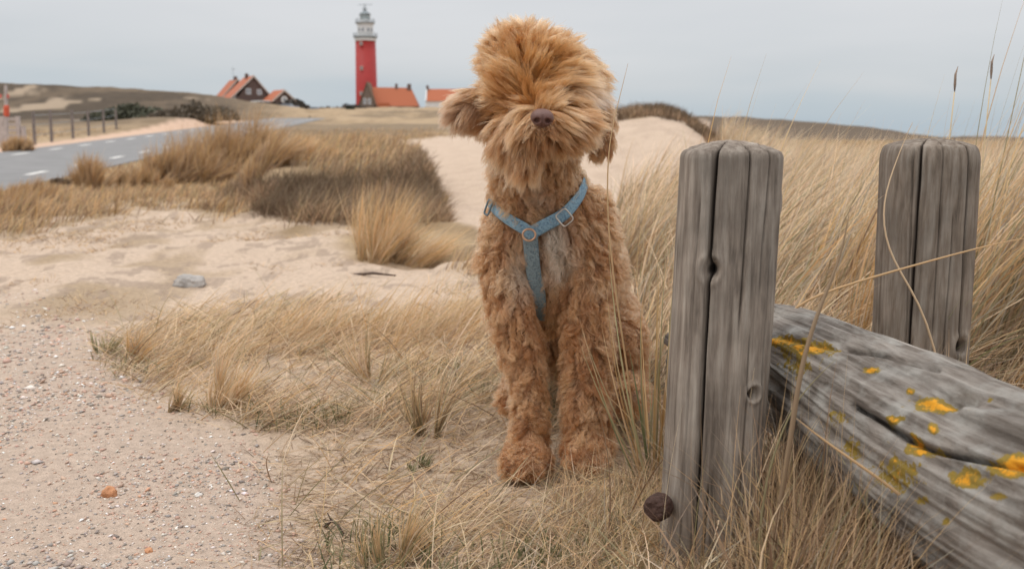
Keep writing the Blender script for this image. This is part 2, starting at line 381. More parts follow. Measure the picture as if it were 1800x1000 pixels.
o = blades('grass_litter', np.stack([x, y, z + .001], -1), rng.uniform(.015, .07, N), rng.uniform(1.35, 1.6, N), rng.uniform(0, 6.28, N), rng.uniform(.0009, .0018, N), pal(N, [(STRAW, 2), (PALE, 2), (TAN, 3), (BROWN, 3), (BROWN * .5, 1)]), bend=.08, K=3)
tag(o, 'dead grass litter scattered flat on the sand', 'grass', kind='stuff')
# low green shoots
x, y, z = scatter(60000, lambda x, y, z: (d_near(x, y, z) + .25 * ((proj(x, y, z)[1] > 700) & (proj(x, y, z)[0] > 560) & (proj(x, y, z)[0] < 1130))) * ss(.54, .64, fbm(x * 5, y * 5, 3, 51)), .8, 3.4)
N = len(x)
o = blades('green_shoots', np.stack([x, y, z - .003], -1), rng.uniform(.02, .055, N), rng.uniform(0, .8, N), rng.uniform(0, 6.28, N), rng.uniform(.0012, .0024, N), pal(N, [(GREEN, 3), (OLIVE, 2), (GREEN * .7, 1)]), bend=.4, K=4)
tag(o, 'short green shoots among the dead grass', 'grass', kind='stuff')
# mid-distance turf
def d_mid(x, y, z):
    px, py, s1, s2, dk, cr, gv = masks(x, y, z)
    rdd = road_dist(x, y)
    d = np.clip(1 - s1 * 1.3, 0, 1) * np.clip(1 - s2 * 1.3, 0, 1) * (1 - (np.abs(rdd) < 2.9) * (y > 14)) * (1 - ((rdd < -2.6) & (rdd > -5.2)) * (y > 14))
    cl = fbm(x * 1.1, y * 1.1, 3, 61)
    return d * (y > 3.3) * ss(.33, .55, cl + .12 * (y > 9))
x, y, z = scatter(230000, lambda x, y, z: d_mid(x, y, z) * (1 - .1 * masks(x, y, z)[4]), 3.3, 60)
N = len(x); px, py, s1, s2, dk, cr, gv = masks(x, y, z)
c = pal(N, [(STRAW, 3), (TAN, 4), (GOLD, 1), (BROWN, 3), (OLIVE, 1)])
mx_ = np.clip(dk + cr, 0, 1)[:, None]; c = c * (1 - mx_ * .8) + np.array([.165, .12, .08]) * rng.uniform(.5, 1.6, (N, 1)) * mx_ * .8
hh = rng.uniform(.06, .17, N) * (1 + .8 * ss(.5, .7, fbm(x * .8, y * .8, 2, 62)))
hh = np.where(cr > .5, hh * .8, hh)
o = blades('dune_turf', np.stack([x, y, z - .01], -1), hh, rng.uniform(.1, .9, N), rng.normal(.1, .8, N), .0022 * np.clip(y / 3.0, 1, 7), c, bend=rng.uniform(.2, .9, N), K=5)
tag(o, 'short brown and straw coloured dune turf in the middle distance', 'grass', kind='stuff')
x, y, z = scatter(420000, lambda x, y, z: np.clip(masks(x, y, z)[4] * .8 + masks(x, y, z)[5], 0, 1), 6, 22, .32); N = len(x)
br = ss(.4, .6, fbm(x * 1.8, y * 1.8, 3, 66))[:, None]
o = blades('bank_scrub', np.stack([x, y, z - .02], -1), rng.uniform(.05, .17, N) * (.6 + .8 * fbm(x * 3, y * 3, 2, 67)), rng.uniform(0, 1.2, N), rng.uniform(0, 6.28, N), .0035 * np.clip(y / 8, 1, 2), pal(N, [(BROWN * 1.0, 4), (np.array([.17, .10, .055]), 3), (TAN * .95, 2.5), (OLIVE * .5, .5)], .35) * (.6 + .7 * br), bend=rng.uniform(.1, .9, N), K=4)
tag(o, 'dark brown heathy scrub on the eroded bank and along the dune crest', 'scrub', kind='stuff')
# thin wisps over the open sand
def d_wisp(x, y, z):
    px, py, s1, s2, dk, cr, gv = masks(x, y, z); return s2 * (px < 620) * (py < 600) * (py > 360) * ss(.5, .68, fbm(x * 2.2, y * 1.3, 4, 34)) * (y < 12)
x, y, z = scatter(170000, d_wisp, 2.4, 12); N = len(x)
o = blades('sand_wisps', np.stack([x, y, z - .004], -1), rng.uniform(.015, .05, N), rng.uniform(.9, 1.5, N), rng.uniform(0, 6.28, N), .0016 * np.clip(y / 2.5, 1, 4), pal(N, [(TAN, 3), (STRAW, 2), (BROWN, 1)]), bend=.3, K=4)
tag(o, 'sparse dead wisps lying on the open sand', 'grass', kind='stuff')

def tussock(name, label, base, n, h, spread, spec, lean=(.1, .5), bend=(.4, 1.1), az=.1, azs=.7, width=.003, group='marram grass tussocks', elong=1.0, K=7, cat='grass tussock'):
    nc = max(4, n // 28); r_ = spread * 1.25 * np.sqrt(rng.uniform(0, 1, nc)); a_ = rng.uniform(0, 6.283, nc); ci = rng.integers(0, nc, n); cf = (.62 + .5 * (1 - (r_ / spread / 1.25) ** 2) + np.clip(rng.normal(0, .12, nc), -.3, .1))[ci]; cf = np.minimum(cf, 1.12)
    ca_ = rng.normal(0, azs * .8, nc)[ci]; cl0 = rng.uniform(*lean, nc)[ci] + .35 * (r_ / spread / 1.25 * np.cos(a_))[ci]
    dx = (r_ * np.cos(a_) * elong)[ci] + rng.normal(0, spread * .07, n); dy = (r_ * np.sin(a_))[ci] + rng.normal(0, spread * .07, n); h = h * cf * rng.uniform(.55, 1.08, n)
    x = base[0] + dx; y = base[1] + dy; z = height(x, y) - .01
    ln = cl0 + rng.normal(0, .14, n); azv = az + ca_ + rng.normal(0, .35, n)
    o = blades(name, np.stack([x, y, z], -1), h, ln, azv, width * rng.uniform(.6, 1.2, n), pal(n, spec), bend=rng.uniform(*bend, n), loc=tuple(base), K=K)
    return tag(o, label, cat, group)
TG = [(STRAW * 1.08, 4), (GOLD * 1.1, 3), (PALE, 3), (TAN, 1), (OLIVE, 1)]
TW = [(STRAW, 3), (GOLD, 3), (PALE, 1), (TAN, 2)]
def tus(px, py, hpx, spx, n, label, spec=TW, **k):
    b_ = on_ground(px, py); sc = b_.y / 1750
    return tussock('marram_tussock', label, b_, n, hpx * sc, spx * sc, spec, width=k.pop('width', .0022) * max(1, b_.y / 3), **k)
BR = [(GOLD * .8, 3), (BROWN * 1.2, 2), (TAN, 3), (STRAW, 2)]
tus(162, 338, 66, 17, 1300, 'small round brown tussock alone beside the road edge', BR, lean=(-.5, .5), bend=(.1, .6), azs=.9)
tus(252, 334, 50, 24, 900, 'brown tussock just beyond the small round one', BR, lean=(-.5, .8), bend=(.2, .8), elong=1.6, azs=.9)
tus(325, 322, 88, 34, 1700, 'tall golden brown tussock hiding the road, left part of the clump', BR, lean=(-.3, 1.1), bend=(.2, .9), elong=1.9, azs=.9)
tus(392, 312, 112, 32, 1900, 'tallest golden brown tussock in front of the brown gabled house', BR, lean=(-.4, .9), bend=(.2, .8), elong=1.9, azs=.9)
tus(470, 296, 84, 34, 1100, 'wispy tussock leaning right in front of the road bend', BR, lean=(.2, .7), bend=(.3, .9))
tus(535, 282, 50, 34, 600, 'low straw tussock on the turf below the distant road bend', TW, lean=(0, .6), bend=(.3, .9))
tus(60, 362, 50, 34, 1600, 'low brown tussock against the near edge of the asphalt', BR, lean=(-.2, .6), bend=(.2, .8))
tus(5, 382, 60, 44, 1800, 'brown tussock at the near kerb, cut by the photo border', BR, lean=(-.2, .6), bend=(.2, .8))
tus(660, 458, 168, 32, 760, 'bright golden tussock bowed by wind in front of the dark bank', TG, lean=(-.45, .75), bend=(.2, .8), width=.0013, az=.05, azs=.5)
tus(712, 458, 130, 36, 560, 'golden tussock pressed low just beside the dog\'s chest', TG, lean=(.3, 1.0), bend=(.2, .6), width=.0013, az=.05, azs=.45)
tus(395, 722, 165, 20, 230, 'upright straw tuft fanning out on the sand ahead of the grass patch', [(STRAW, 3), (PALE, 2)], lean=(-.15, .35), bend=(.4, 1.2), width=.0017, azs=.5)
tus(305, 725, 80, 18, 110, 'short tuft at the sandy tip of the grass patch', [(STRAW, 2), (TAN, 2), (OLIVE, 1)], lean=(-.2, .6), bend=(.4, 1.1), width=.0017)
tus(185, 625, 55, 14, 110, 'tiny green and straw tuft at the edge of the gravel', [(GREEN * 1.4, 2), (OLIVE, 2), (STRAW, 1)], lean=(-.5, .6), bend=(.2, .7), width=.0018)
tus(240, 640, 80, 20, 170, 'straw tuft behind the tiny green one', TW, lean=(-.1, .5), bend=(.4, 1.1), width=.0017)
tus(660, 680, 150, 22, 130, 'loose tuft with long blades bending both ways left of the paws', [(STRAW, 2), (PALE, 2), (OLIVE, 1)], lean=(-.7, .6), bend=(-.3, 1.2), width=.0018)
tus(760, 775, 170, 20, 130, 'spiky straw tuft standing beside the dog\'s front paws', [(STRAW, 2), (TAN, 2), (OLIVE, 1), (BROWN, 1)], lean=(-.4, .6), bend=(.1, 1.0), width=.0019)
tus(740, 832, 50, 16, 90, 'short green tuft in front of the spiky straw one', [(GREEN, 3), (OLIVE, 1)], lean=(-.8, .8), bend=(.1, .7), width=.002)
tus(690, 1005, 170, 40, 150, 'straw tuft at the very front of the sand', [(STRAW, 3), (OLIVE, 1), (PALE, 1)], lean=(-.5, .7), bend=(.2, .9), width=.0018)
# long straw patch behind those tufts
o_ = []
def d_long(x, y, z):
    px, py = proj(x, y, z); pl = [(190, 640), (250, 590), (420, 575), (640, 560), (820, 545), (860, 620), (760, 640), (560, 640), (420, 660), (330, 670), (240, 650)]
    return ss(-5, 25, poly_sd(px, py, pl) + (fbm(x * 5, y * 5, 2, 44) - .5) * 60) * (y < 5) * (.15 + .85 * ss(.42, .58, fbm(x * 4.5, y * 3, 3, 45)))
x, y, z = scatter(60000, d_long, 1.6, 3.6); N = len(x)
o = blades('wind_combed_grass', np.stack([x, y, z - .005], -1), rng.uniform(.07, .22, N), rng.uniform(.3, 1.25, N), rng.normal(.15, .6, N), rng.uniform(.0009, .0018, N), pal(N, [(STRAW, 4), (GOLD, 1), (PALE, 3), (TAN, 1)]), bend=rng.uniform(.4, 1.0, N))
tag(o, 'straw grass combed sideways by the wind behind the sandy edge', 'grass', kind='stuff')

M_TWIG2 = simple('straw_stalk', (.50, .38, .22), .7, .2, 40)
# right-hand marram --------------------------------------------------
def right_field(name, label, N, xr, yr, h, spec, lean=(.05, .6), bend=(.3, 1.2), width=.0026, az=.1, azs=.6, clump=9, gate=None, kind='stuff'):
    nc = max(1, N // clump); cx = rng.uniform(xr[0], xr[1], nc); cy = rng.uniform(yr[0], yr[1], nc)
    if gate is not None:
        k = gate(cx, cy); cx = cx[k]; cy = cy[k]
    nc = len(cx); i = rng.integers(0, nc, N); x = cx[i] + rng.normal(0, .02, N) ; y = cy[i] + rng.normal(0, .02, N); z = height(x, y) - .01
    ca = rng.normal(az, azs, nc)[i] + rng.normal(0, .3, N); cl = rng.uniform(*lean, nc)[i] + rng.normal(0, .15, N)
    o = blades(name, np.stack([x, y, z], -1), rng.uniform(.45, 1, N) * h * (.8 + .4 * rng.uniform(0, 1, nc)[i]), cl, ca, width * rng.uniform(.5, 1.2, N) * np.clip(y / 2.2, .7, 2.5), pal(N, spec), bend=rng.uniform(*bend, N), K=8)
    return tag(o, label, 'grass' if kind == 'stuff' else 'grass tussock', kind=kind)
RS = [(STRAW, 2), (PALE * 1.05, 7), (TAN, 3), (OLIVE, 1.5), (GREY, 3), (BROWN, 1)]
def wedge(u0, u1): return lambda x, y: (x / y > u0) & (x / y < u1)
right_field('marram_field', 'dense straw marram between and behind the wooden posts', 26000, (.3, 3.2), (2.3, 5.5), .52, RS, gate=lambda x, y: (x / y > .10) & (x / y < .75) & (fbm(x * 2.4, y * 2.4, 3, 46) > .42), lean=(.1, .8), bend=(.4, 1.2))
right_field('marram_field', 'far marram field fading behind the tall blades', 26000, (.8, 8), (5.5, 13), .55, [(STRAW, 1.5), (PALE, 6), (TAN, 2), (GREY, 3)], gate=wedge(.205, .72), width=.003, lean=(.1, .7))
right_field('marram_field', 'tangled straw blades lying behind the log', 9000, (.25, 1.6), (1.75, 2.6), .3, RS, gate=wedge(.13, .75), lean=(.5, 1.2), bend=(.2, .7), azs=.8)
right_field('marram_field', 'tall marram behind the second post', 7500, (1.0, 2.3), (1.9, 3.1), .55, RS + [(OLIVE, 2), (GREY, 2)], gate=wedge(.40, .8), lean=(.25, .8), bend=(.2, .9), width=.003, azs=.45)
right_field('marram_field', 'long grass in front of and below the log', 8500, (.24, .95), (.78, 1.3), .25, [(TAN, 3), (STRAW, 2), (BROWN, 4), (OLIVE, 1), (GREY, 2), (BROWN * .5, 2)], gate=lambda x, y: (x / y > .245) & (x / y < .6), lean=(.1, 1.0), bend=(.1, .9), width=.0022, azs=1.3)
right_field('marram_field', 'fine dead grass piled along the foot of the near post', 3600, (.06, .34), (.92, 1.42), .12, [(TAN, 3), (STRAW, 3), (OLIVE, 1), (BROWN, 1), (PALE, 1)], gate=wedge(.0, .3), lean=(.2, 1.1), bend=(.1, .8), width=.0016, azs=1.2)

right_field('marram_field', 'tall tangled grass growing against the front of the log beside the near post', 1900, (.24, .42), (.88, 1.25), .27, [(TAN, 3), (STRAW, 2), (BROWN, 2), (OLIVE, 1)], gate=lambda x, y: (x / y > .262) & (x / y < .40), lean=(-.1, .7), bend=(.1, .9), width=.0022, azs=.9)
right_field('coarse_marram', 'scattered coarse pale and green blades crossing the straw between the posts', 1500, (.45, 2.2), (1.8, 3.2), .50, [(PALE, 3), (STRAW, 2), (OLIVE, 2), (GREY, 2), (GREEN * 1.6, 1), (BROWN, 1)], gate=wedge(.2, .75), lean=(.3, 1.2), bend=(.1, 1.2), width=.0048, azs=.6, clump=4)
right_field('coarse_marram', 'scattered coarse broken blades at the foot of the near post and the log', 420, (.1, .8), (.85, 1.35), .26, [(PALE, 3), (STRAW, 2), (OLIVE, 2), (GREY, 1), (BROWN, 2)], gate=wedge(.12, .6), lean=(-.2, 1.2), bend=(-.3, 1.2), width=.0038, azs=1.5, clump=3)
def bunch(label, px, py, Y, n, h, spec, lean, bend, az=0.0, azs=.4, width=.003, spread=.03):
    b_ = P(px, py, Y); b_.z = float(height([b_.x], [b_.y])[0])
    return tussock('marram_tussock', label, b_, n, h, spread, spec, lean=lean, bend=bend, az=az, azs=azs, width=width, K=9)
bunch('thin tuft of green and yellow blades rising between the dog and the near post', 1182, 750, 1.40, 34, .50, [(OLIVE * 1.2, 3), (GREEN * 1.5, 2), (STRAW, 3), (GOLD, 1)], (-.14, .14), (-.04, .4), azs=.5, width=.0032, spread=.03)
bunch('tall thin tuft with tips above the near post', 1290, 700, 1.75, 60, .58, [(STRAW, 3), (PALE, 3), (GOLD, 1)], (-.1, .35), (.3, 1.0), azs=.35, width=.0026, spread=.09)
bunch('arching pale blades standing high between the two posts', 1420, 600, 2.3, 120, .62, [(STRAW, 3), (PALE, 3), (GOLD, 1)], (.0, .55), (.5, 1.3), azs=.35, width=.003, spread=.22)
bunch('green tuft at the foot of the second post', 1520, 650, 1.62, 60, .3, [(GREEN * 1.3, 3), (OLIVE, 3), (STRAW, 1)], (-.25, .35), (0, .5), azs=.6, width=.0034, spread=.05)
bunch('tall golden tuft rising above the second post', 1660, 640, 1.95, 260, .76, [(STRAW, 4), (GOLD, 2), (PALE, 1)], (.3, .75), (.2, .8), azs=.3, width=.0028, spread=.15)
bunch('dense wind bent tuft beyond the second post at the photo edge', 1770, 640, 1.9, 700, .84, [(STRAW, 2), (OLIVE, 2), (GREY, 2), (TAN, 2)], (.25, .75), (.2, .8), azs=.3, width=.0028, spread=.2)

def stalks(name, label, paths, w, cols):
    Vs = []; Fs = []; Cs = []; b0 = Vector(paths[0][0])
    for pts, ww, cc in zip(paths, w, cols):
        pts = np.array([list(p) for p in pts]); k = 24; tt_ = np.linspace(0, len(pts) - 1, k); i_ = np.clip(tt_.astype(int), 0, len(pts) - 2); f = (tt_ - i_)[:, None]
        a_, b_ = pts[i_], pts[i_ + 1]; pp = a_ + (b_ - a_) * f
        for _ in range(6): pp[1:-1] = (pp[:-2] + 2 * pp[1:-1] + pp[2:]) / 4
        T_ = np.gradient(pp, axis=0); T_ /= np.linalg.norm(T_, axis=1)[:, None]; s_ = np.cross(T_, [0, 1, 0]); s_ /= np.linalg.norm(s_, axis=1)[:, None]; u_ = np.cross(s_, T_)
        base = len(Vs) and sum(len(v) for v in Vs); r_ = ww / 2 * (1 - np.linspace(0, 1, k) ** 2 * .85)
        Vs.append(np.concatenate([np.stack([pp + s_ * r_[:, None] * math.cos(q_) + u_ * r_[:, None] * .45 * math.sin(q_) for q_ in (0, 1.257, 2.513, 3.77, 5.027)], 1).reshape(-1, 3)]))
        Fs += [(base + a1 * 5 + j, base + a1 * 5 + (j + 1) % 5, base + (a1 + 1) * 5 + (j + 1) % 5, base + (a1 + 1) * 5 + j) for a1 in range(k - 1) for j in range(5)]; Cs.append(np.repeat(cc[None], k * 5, 0))
    o = np_mesh(name, np.concatenate(Vs) - np.array(b0), Fs, M_BLADE, smooth=True, col=np.concatenate(Cs)); o.location = b0; return tag(o, label, 'grass stalks', None)
def G0(px, Y): p = P(px, 700, Y); p.z = float(height([p.x], [Y])[0]); return p
stalks('grass_stalk', 'single long straw blade bowing from the log down past the second post', [[G0(1690, 1.45), P(1640, 560, 1.42), P(1560, 450, 1.42), P(1548, 360, 1.42), P(1580, 270, 1.43), P(1604, 215, 1.43)]], [.0036], [PALE])
stalks('grass_stalk', 'long pale stalk lying slantwise across the second post', [[G0(1340, 1.30), P(1352, 560, 1.3), P(1440, 515, 1.3), P(1600, 468, 1.3), P(1760, 425, 1.3), P(1830, 415, 1.3)]], [.0042], [STRAW])
stalks('grass_stalk', 'thick brown stalk out of focus in front of the log', [[G0(1350, .98), P(1392, 760, .96), P(1405, 660, .96), P(1432, 560, .96), P(1478, 455, .97), P(1492, 380, .97)]], [.0062], [TAN * .8])
stalks('grass_stalk', 'golden stalk slanting down the front of the log to its foot', [[G0(1690, .88), P(1650, 925, .88), P(1560, 850, .89), P(1450, 775, .9), P(1400, 735, .9)]], [.0042], [STRAW])
stalks('grass_stalk', 'green stalk curving up beside the near post', [[G0(1335, .97), P(1340, 880, .97), P(1362, 790, .97), P(1400, 700, .98), P(1470, 630, .98)]], [.003], [OLIVE])
stalks('grass_stalk', 'single thin golden blade standing in front of the dog\'s shoulder', [[G0(1130, 1.40), P(1112, 700, 1.38), P(1082, 520, 1.36), P(1066, 380, 1.36), P(1068, 260, 1.36), P(1082, 200, 1.36), P(1104, 112, 1.37)]], [.0030], [STRAW])

M_SEED = simple('seed_head', (.23, .17, .13), .8, .3, 60)
for (px_, py_, Y_, lab) in ((1678, 160, 1.9, 'dark seed head left of the other one above the second post'), (1742, 138, 1.95, 'dark seed head on a tall stalk near the photo edge')):
    g_ = G0(px_ - 30, Y_); tp = P(px_, py_, Y_); so = empty('seed_stalk', g_, lab, 'grass stalk'); bm = bmesh.new(); tube(bm, [(0, 0, 0), (tp - g_) * .5 - Vector((.015, 0, 0)), tp - g_], [.0016, .0013, .0010], 6); part_ = from_bm('stalk', bm, M_TWIG2, None, True); part_.parent = so
    bm = bmesh.new(); dv = (tp - g_).normalized(); tube(bm, [tp - g_ - dv * .002, tp - g_ + dv * .012, tp - g_ + dv * .03, tp - g_ + dv * .045 + Vector((.004, 0, 0))], [.0010, .0026, .0022, .0005], 8); part_ = from_bm('seed_head', bm, M_SEED, None, True); part_.parent = so
# ------------------------------------------------------------------ gravel and shell fragments
def chips(name, N, dens, rmin, rmax, size, label):
    x, y, z = scatter(N, dens, rmin, rmax, .6); N = len(x)
    s = size * np.exp(rng.normal(0, .45, N)) * np.clip(y / 1.5, .8, 2)
    ico = np.array([(1, 0, 0), (0, 1, 0), (-1, 0, 0), (0, -1, 0), (0, 0, .5), (0, 0, -.5)], float)
    fc = np.array([(0, 1, 4), (1, 2, 4), (2, 3, 4), (3, 0, 4), (1, 0, 5), (2, 1, 5), (3, 2, 5), (0, 3, 5)])
    v = ico[None] * rng.uniform(.5, 1.3, (N, 6, 1)) * s[:, None, None]
    th = rng.uniform(0, 6.28, N); c_, s_ = np.cos(th), np.sin(th)
    v = np.stack([v[..., 0] * c_[:, None] - v[..., 1] * s_[:, None], v[..., 0] * s_[:, None] + v[..., 1] * c_[:, None], v[..., 2]], -1)
    ti = rng.normal(0, .35, (N, 1)); v[..., 2] += v[..., 0] * ti
    v += np.stack([x, y, z + s * .12], -1)[:, None]
    greyer = name == 'shell_rubble'
    F = (fc[None] + (np.arange(N) * 6)[:, None, None]).reshape(-1, 3)
    cc = pal(N, [(np.array([.62, .55, .48]), 3), (np.array([.52, .34, .255]), 5), (np.array([.33, .29, .26]), 3), (np.array([.52, .30, .19]), .8), (np.array([.22, .18, .15]), 1.2), (np.array([.78, .74, .70]), .6)])
    if greyer: cc = cc * .35 + np.array([.34, .325, .31]) * rng.uniform(.4, 1.3, (N, 1)) * .65
    o = np_mesh(name, v.reshape(-1, 3), F, M_CHIP, col=np.repeat(cc, 6, 0)); return tag(o, label, 'gravel', kind='stuff')
M_CHIP, n, b = new_mat('shell_chips'); b.inputs['Roughness'].default_value = .8
a = nd(n, 'ShaderNodeAttribute', attribute_name='col'); n.links.new(a.outputs['Color'], b.inputs['Base Color'])
chips('gravel', 120000, lambda x, y, z: masks(x, y, z)[6] * (.35 + .65 * ss(.35, .6, fbm(x * 4, y * 4, 3, 71))), .8, 4.5, .0022, 'shell grit and small gravel covering the near ground')
chips('shell_rubble', 9000, lambda x, y, z: ss(-30, 40, poly_sd(*proj(x, y, z), [(-60, 990), (60, 950), (200, 985), (260, 1080), (-80, 1100)])), .9, 1.35, .0052, 'grey broken shells piled at the very front')

def rock(name, label, cat, px, py, wpx, hpx, mat, seed=1, flat=.6):
    b_ = on_ground(px, py); s = b_.y / 1750; r_ = random.Random(seed)
    bm = bmesh.new(); bmesh.ops.create_icosphere(bm, subdivisions=4, radius=1)
    from mathutils import noise
    off = Vector((seed * 3.1, 0, 0))
    for v_ in bm.verts:
        d = 1 + .35 * noise.noise(v_.co * 1.1 + off) + .14 * noise.noise(v_.co * 3.1 + off) + .05 * noise.noise(v_.co * 9 + off)
        c = v_.co * d; c.z = max(c.z, -.4)
        v_.co = Vector((c.x * wpx * s / 2, c.y * wpx * s * .38, c.z * hpx * s * flat + hpx * s * .2))
    o = from_bm(name, bm, mat, smooth=True); o.location = b_; return tag(o, label, cat)
rock('stone', 'pale grey stone lying on the open sand', 'stone', 335, 500, 56, 26, simple('pale_stone', (.36, .335, .31), .9, .25, 25, bump=.6), 3)
rock('stone', 'small rounded orange stone on the gravel', 'stone', 192, 872, 26, 22, simple('orange_stone', (.50, .24, .12), .8, .25, 60, bump=.4), 5)
rock('pebble', 'tiny orange pebble near the broken shells', 'pebble', 262, 978, 15, 10, simple('orange_pebble', (.50, .25, .13), .8, .2, 60), 8)
rock('pebble', 'white pebble right of the small orange stone', 'pebble', 350, 882, 14, 10, simple('white_pebble', (.68, .65, .6), .8, .2, 60), 9)

M_TWIG = simple('dark_twig', (.09, .06, .045), .8, .3, 80)
p0 = on_ground(572, 938); bm = bmesh.new(); tube(bm, [(0, 0, .004), (.010, -.006, .016), (.020, -.012, .012), (.030, -.024, .004)], [.0028, .0022, .002, .001], 6)
tube(bm, [(.010, -.006, .016), (.004, -.003, .026)], [.0015, .0008], 5)
tag(from_bm('twig', bm, M_TWIG, smooth=True), 'short dark curved twig on the sand at the front', 'twig').location = p0
p0 = on_ground(655, 488); bm = bmesh.new(); tube(bm, [(-.08, 0, .01), (0, .01, .016), (.09, 0, .008)], [.006, .006, .003], 6)
tag(from_bm('twig', bm, M_TWIG, smooth=True), 'dark stick lying flat on pale sand below the golden tussock', 'twig').location = p0

# ------------------------------------------------------------------ weathered wood
def wood_mat(name, c1, c2, axis, lichen=False, scale=1.0):
    m, n, b = new_mat(name); b.inputs['Roughness'].default_value = .88; b.inputs['Specular IOR Level'].default_value = .2
    tc = nd(n, 'ShaderNodeTexCoord'); mp = nd(n, 'ShaderNodeMapping')
    s = [110 * scale] * 3; s[axis] = 10 * scale; mp.inputs['Scale'].default_value = s; n.links.new(tc.outputs['Object'], mp.inputs[0])
    z = nd(n, 'ShaderNodeTexNoise'); z.inputs['Scale'].default_value = 1; z.inputs['Detail'].default_value = 9; z.inputs['Roughness'].default_value = .62; z.inputs['Distortion'].default_value = .3
    n.links.new(mp.outputs[0], z.inputs[0])
    cr = nd(n, 'ShaderNodeValToRGB'); e = cr.color_ramp.elements; e[0].position = .30; e[0].color = (*[k * .52 for k in c1], 1); e[1].position = .75; e[1].color = (*c2, 1)
    q = e.new(.45); q.color = (*c1, 1); n.links.new(z.outputs[0], cr.inputs[0])
    z3 = nd(n, 'ShaderNodeTexNoise'); z3.inputs['Scale'].default_value = 16; z3.inputs['Detail'].default_value = 5; n.links.new(tc.outputs['Object'], z3.inputs[0])
    mr = nd(n, 'ShaderNodeMapRange'); mr.inputs[1].default_value = .3; mr.inputs[2].default_value = .7; mr.inputs[3].default_value = .72; mr.inputs[4].default_value = 1.25; n.links.new(z3.outputs[0], mr.inputs[0])
    v = nd(n, 'ShaderNodeVectorMath', operation='SCALE'); n.links.new(cr.outputs[0], v.inputs[0]); n.links.new(mr.outputs[0], v.inputs['Scale'])
    mpf = nd(n, 'ShaderNodeMapping'); sf = [520 * scale] * 3; sf[axis] = 16 * scale; mpf.inputs['Scale'].default_value = sf; n.links.new(tc.outputs['Object'], mpf.inputs[0])
    zf = nd(n, 'ShaderNodeTexNoise'); zf.inputs['Scale'].default_value = 1; zf.inputs['Detail'].default_value = 4; n.links.new(mpf.outputs[0], zf.inputs[0])
    mf = nd(n, 'ShaderNodeMapRange'); mf.inputs[1].default_value = .32; mf.inputs[2].default_value = .68; zg = nd(n, 'ShaderNodeTexNoise'); zg.inputs['Scale'].default_value = 260; zg.inputs['Detail'].default_value = 3; n.links.new(tc.outputs['Object'], zg.inputs[0]); zs = nd(n, 'ShaderNodeMath', operation='MULTIPLY_ADD'); n.links.new(zg.outputs[0], zs.inputs[0]); zs.inputs[1].default_value = .8; n.links.new(zf.outputs[0], zs.inputs[2]); n.links.new(zs.outputs[0], mf.inputs[0]); mf.inputs[1].default_value = .66; mf.inputs[2].default_value = 1.14; mf.inputs[3].default_value = .88; mf.inputs[4].default_value = 1.62; n.links.new(zf.outputs[0], mf.inputs[0])
    vf = nd(n, 'ShaderNodeVectorMath', operation='SCALE'); n.links.new(v.outputs[0], vf.inputs[0]); n.links.new(mf.outputs[0], vf.inputs['Scale']); v = vf
    ca = nd(n, 'ShaderNodeAttribute', attribute_name='crack'); mk = nd(n, 'ShaderNodeMix', data_type='RGBA'); n.links.new(ca.outputs['Fac'], mk.inputs[0])
    n.links.new(v.outputs[0], mk.inputs[6]); mk.inputs[7].default_value = (.035, .026, .02, 1)
    last = mk.outputs[2]; hgt = z.outputs[0]
    bp = nd(n, 'ShaderNodeBump'); bp.inputs['Strength'].default_value = .85; bp.inputs['Distance'].default_value = .004
    if lichen:
        # grey crust
        z5 = nd(n, 'ShaderNodeTexNoise'); z5.inputs['Scale'].default_value = 28; z5.inputs['Detail'].default_value = 7; n.links.new(tc.outputs['Object'], z5.inputs[0])
        r5 = nd(n, 'ShaderNodeMapRange'); r5.inputs[1].default_value = .46; r5.inputs[2].default_value = .72; n.links.new(z5.outputs[0], r5.inputs[0])
        m5 = nd(n, 'ShaderNodeMix', data_type='RGBA'); n.links.new(r5.outputs[0], m5.inputs[0]); n.links.new(last, m5.inputs[6]); m5.inputs[7].default_value = (.31, .295, .265, 1)
        last = m5.outputs[2]
        la = nd(n, 'ShaderNodeAttribute', attribute_name='lichen'); z4 = nd(n, 'ShaderNodeTexNoise'); z4.inputs['Scale'].default_value = 95; z4.inputs['Detail'].default_value = 8; z4.inputs['Roughness'].default_value = .7; n.links.new(tc.outputs['Object'], z4.inputs[0])
        ad = nd(n, 'ShaderNodeMath', operation='ADD'); l2 = nd(n, 'ShaderNodeMath', operation='MULTIPLY'); l2.inputs[1].default_value = 1.7; n.links.new(z4.outputs[0], l2.inputs[0]); n.links.new(la.outputs['Fac'], ad.inputs[0]); n.links.new(l2.outputs[0], ad.inputs[1])
        r4 = nd(n, 'ShaderNodeMapRange'); r4.inputs[1].default_value = 1.18; r4.inputs[2].default_value = 1.25; n.links.new(ad.outputs[0], r4.inputs[0])
        cr4 = nd(n, 'ShaderNodeValToRGB'); cr4.color_ramp.elements[0].color = (.22, .15, .03, 1); cr4.color_ramp.elements[1].color = (.60, .27, .02, 1)
        cr4.color_ramp.elements[0].position = .9; cr4.color_ramp.elements[1].position = 1.0
        sb = nd(n, 'ShaderNodeMath', operation='MULTIPLY'); n.links.new(ad.outputs[0], sb.inputs[0]); sb.inputs[1].default_value = .62; n.links.new(sb.outputs[0], cr4.inputs[0])
        m4 = nd(n, 'ShaderNodeMix', data_type='RGBA'); n.links.new(r4.outputs[0], m4.inputs[0]); n.links.new(last, m4.inputs[6]); n.links.new(cr4.outputs[0], m4.inputs[7]); last = m4.outputs[2]
        h2 = nd(n, 'ShaderNodeMath', operation='ADD'); n.links.new(z.outputs[0], h2.inputs[0]); n.links.new(r5.outputs[0], h2.inputs[1])
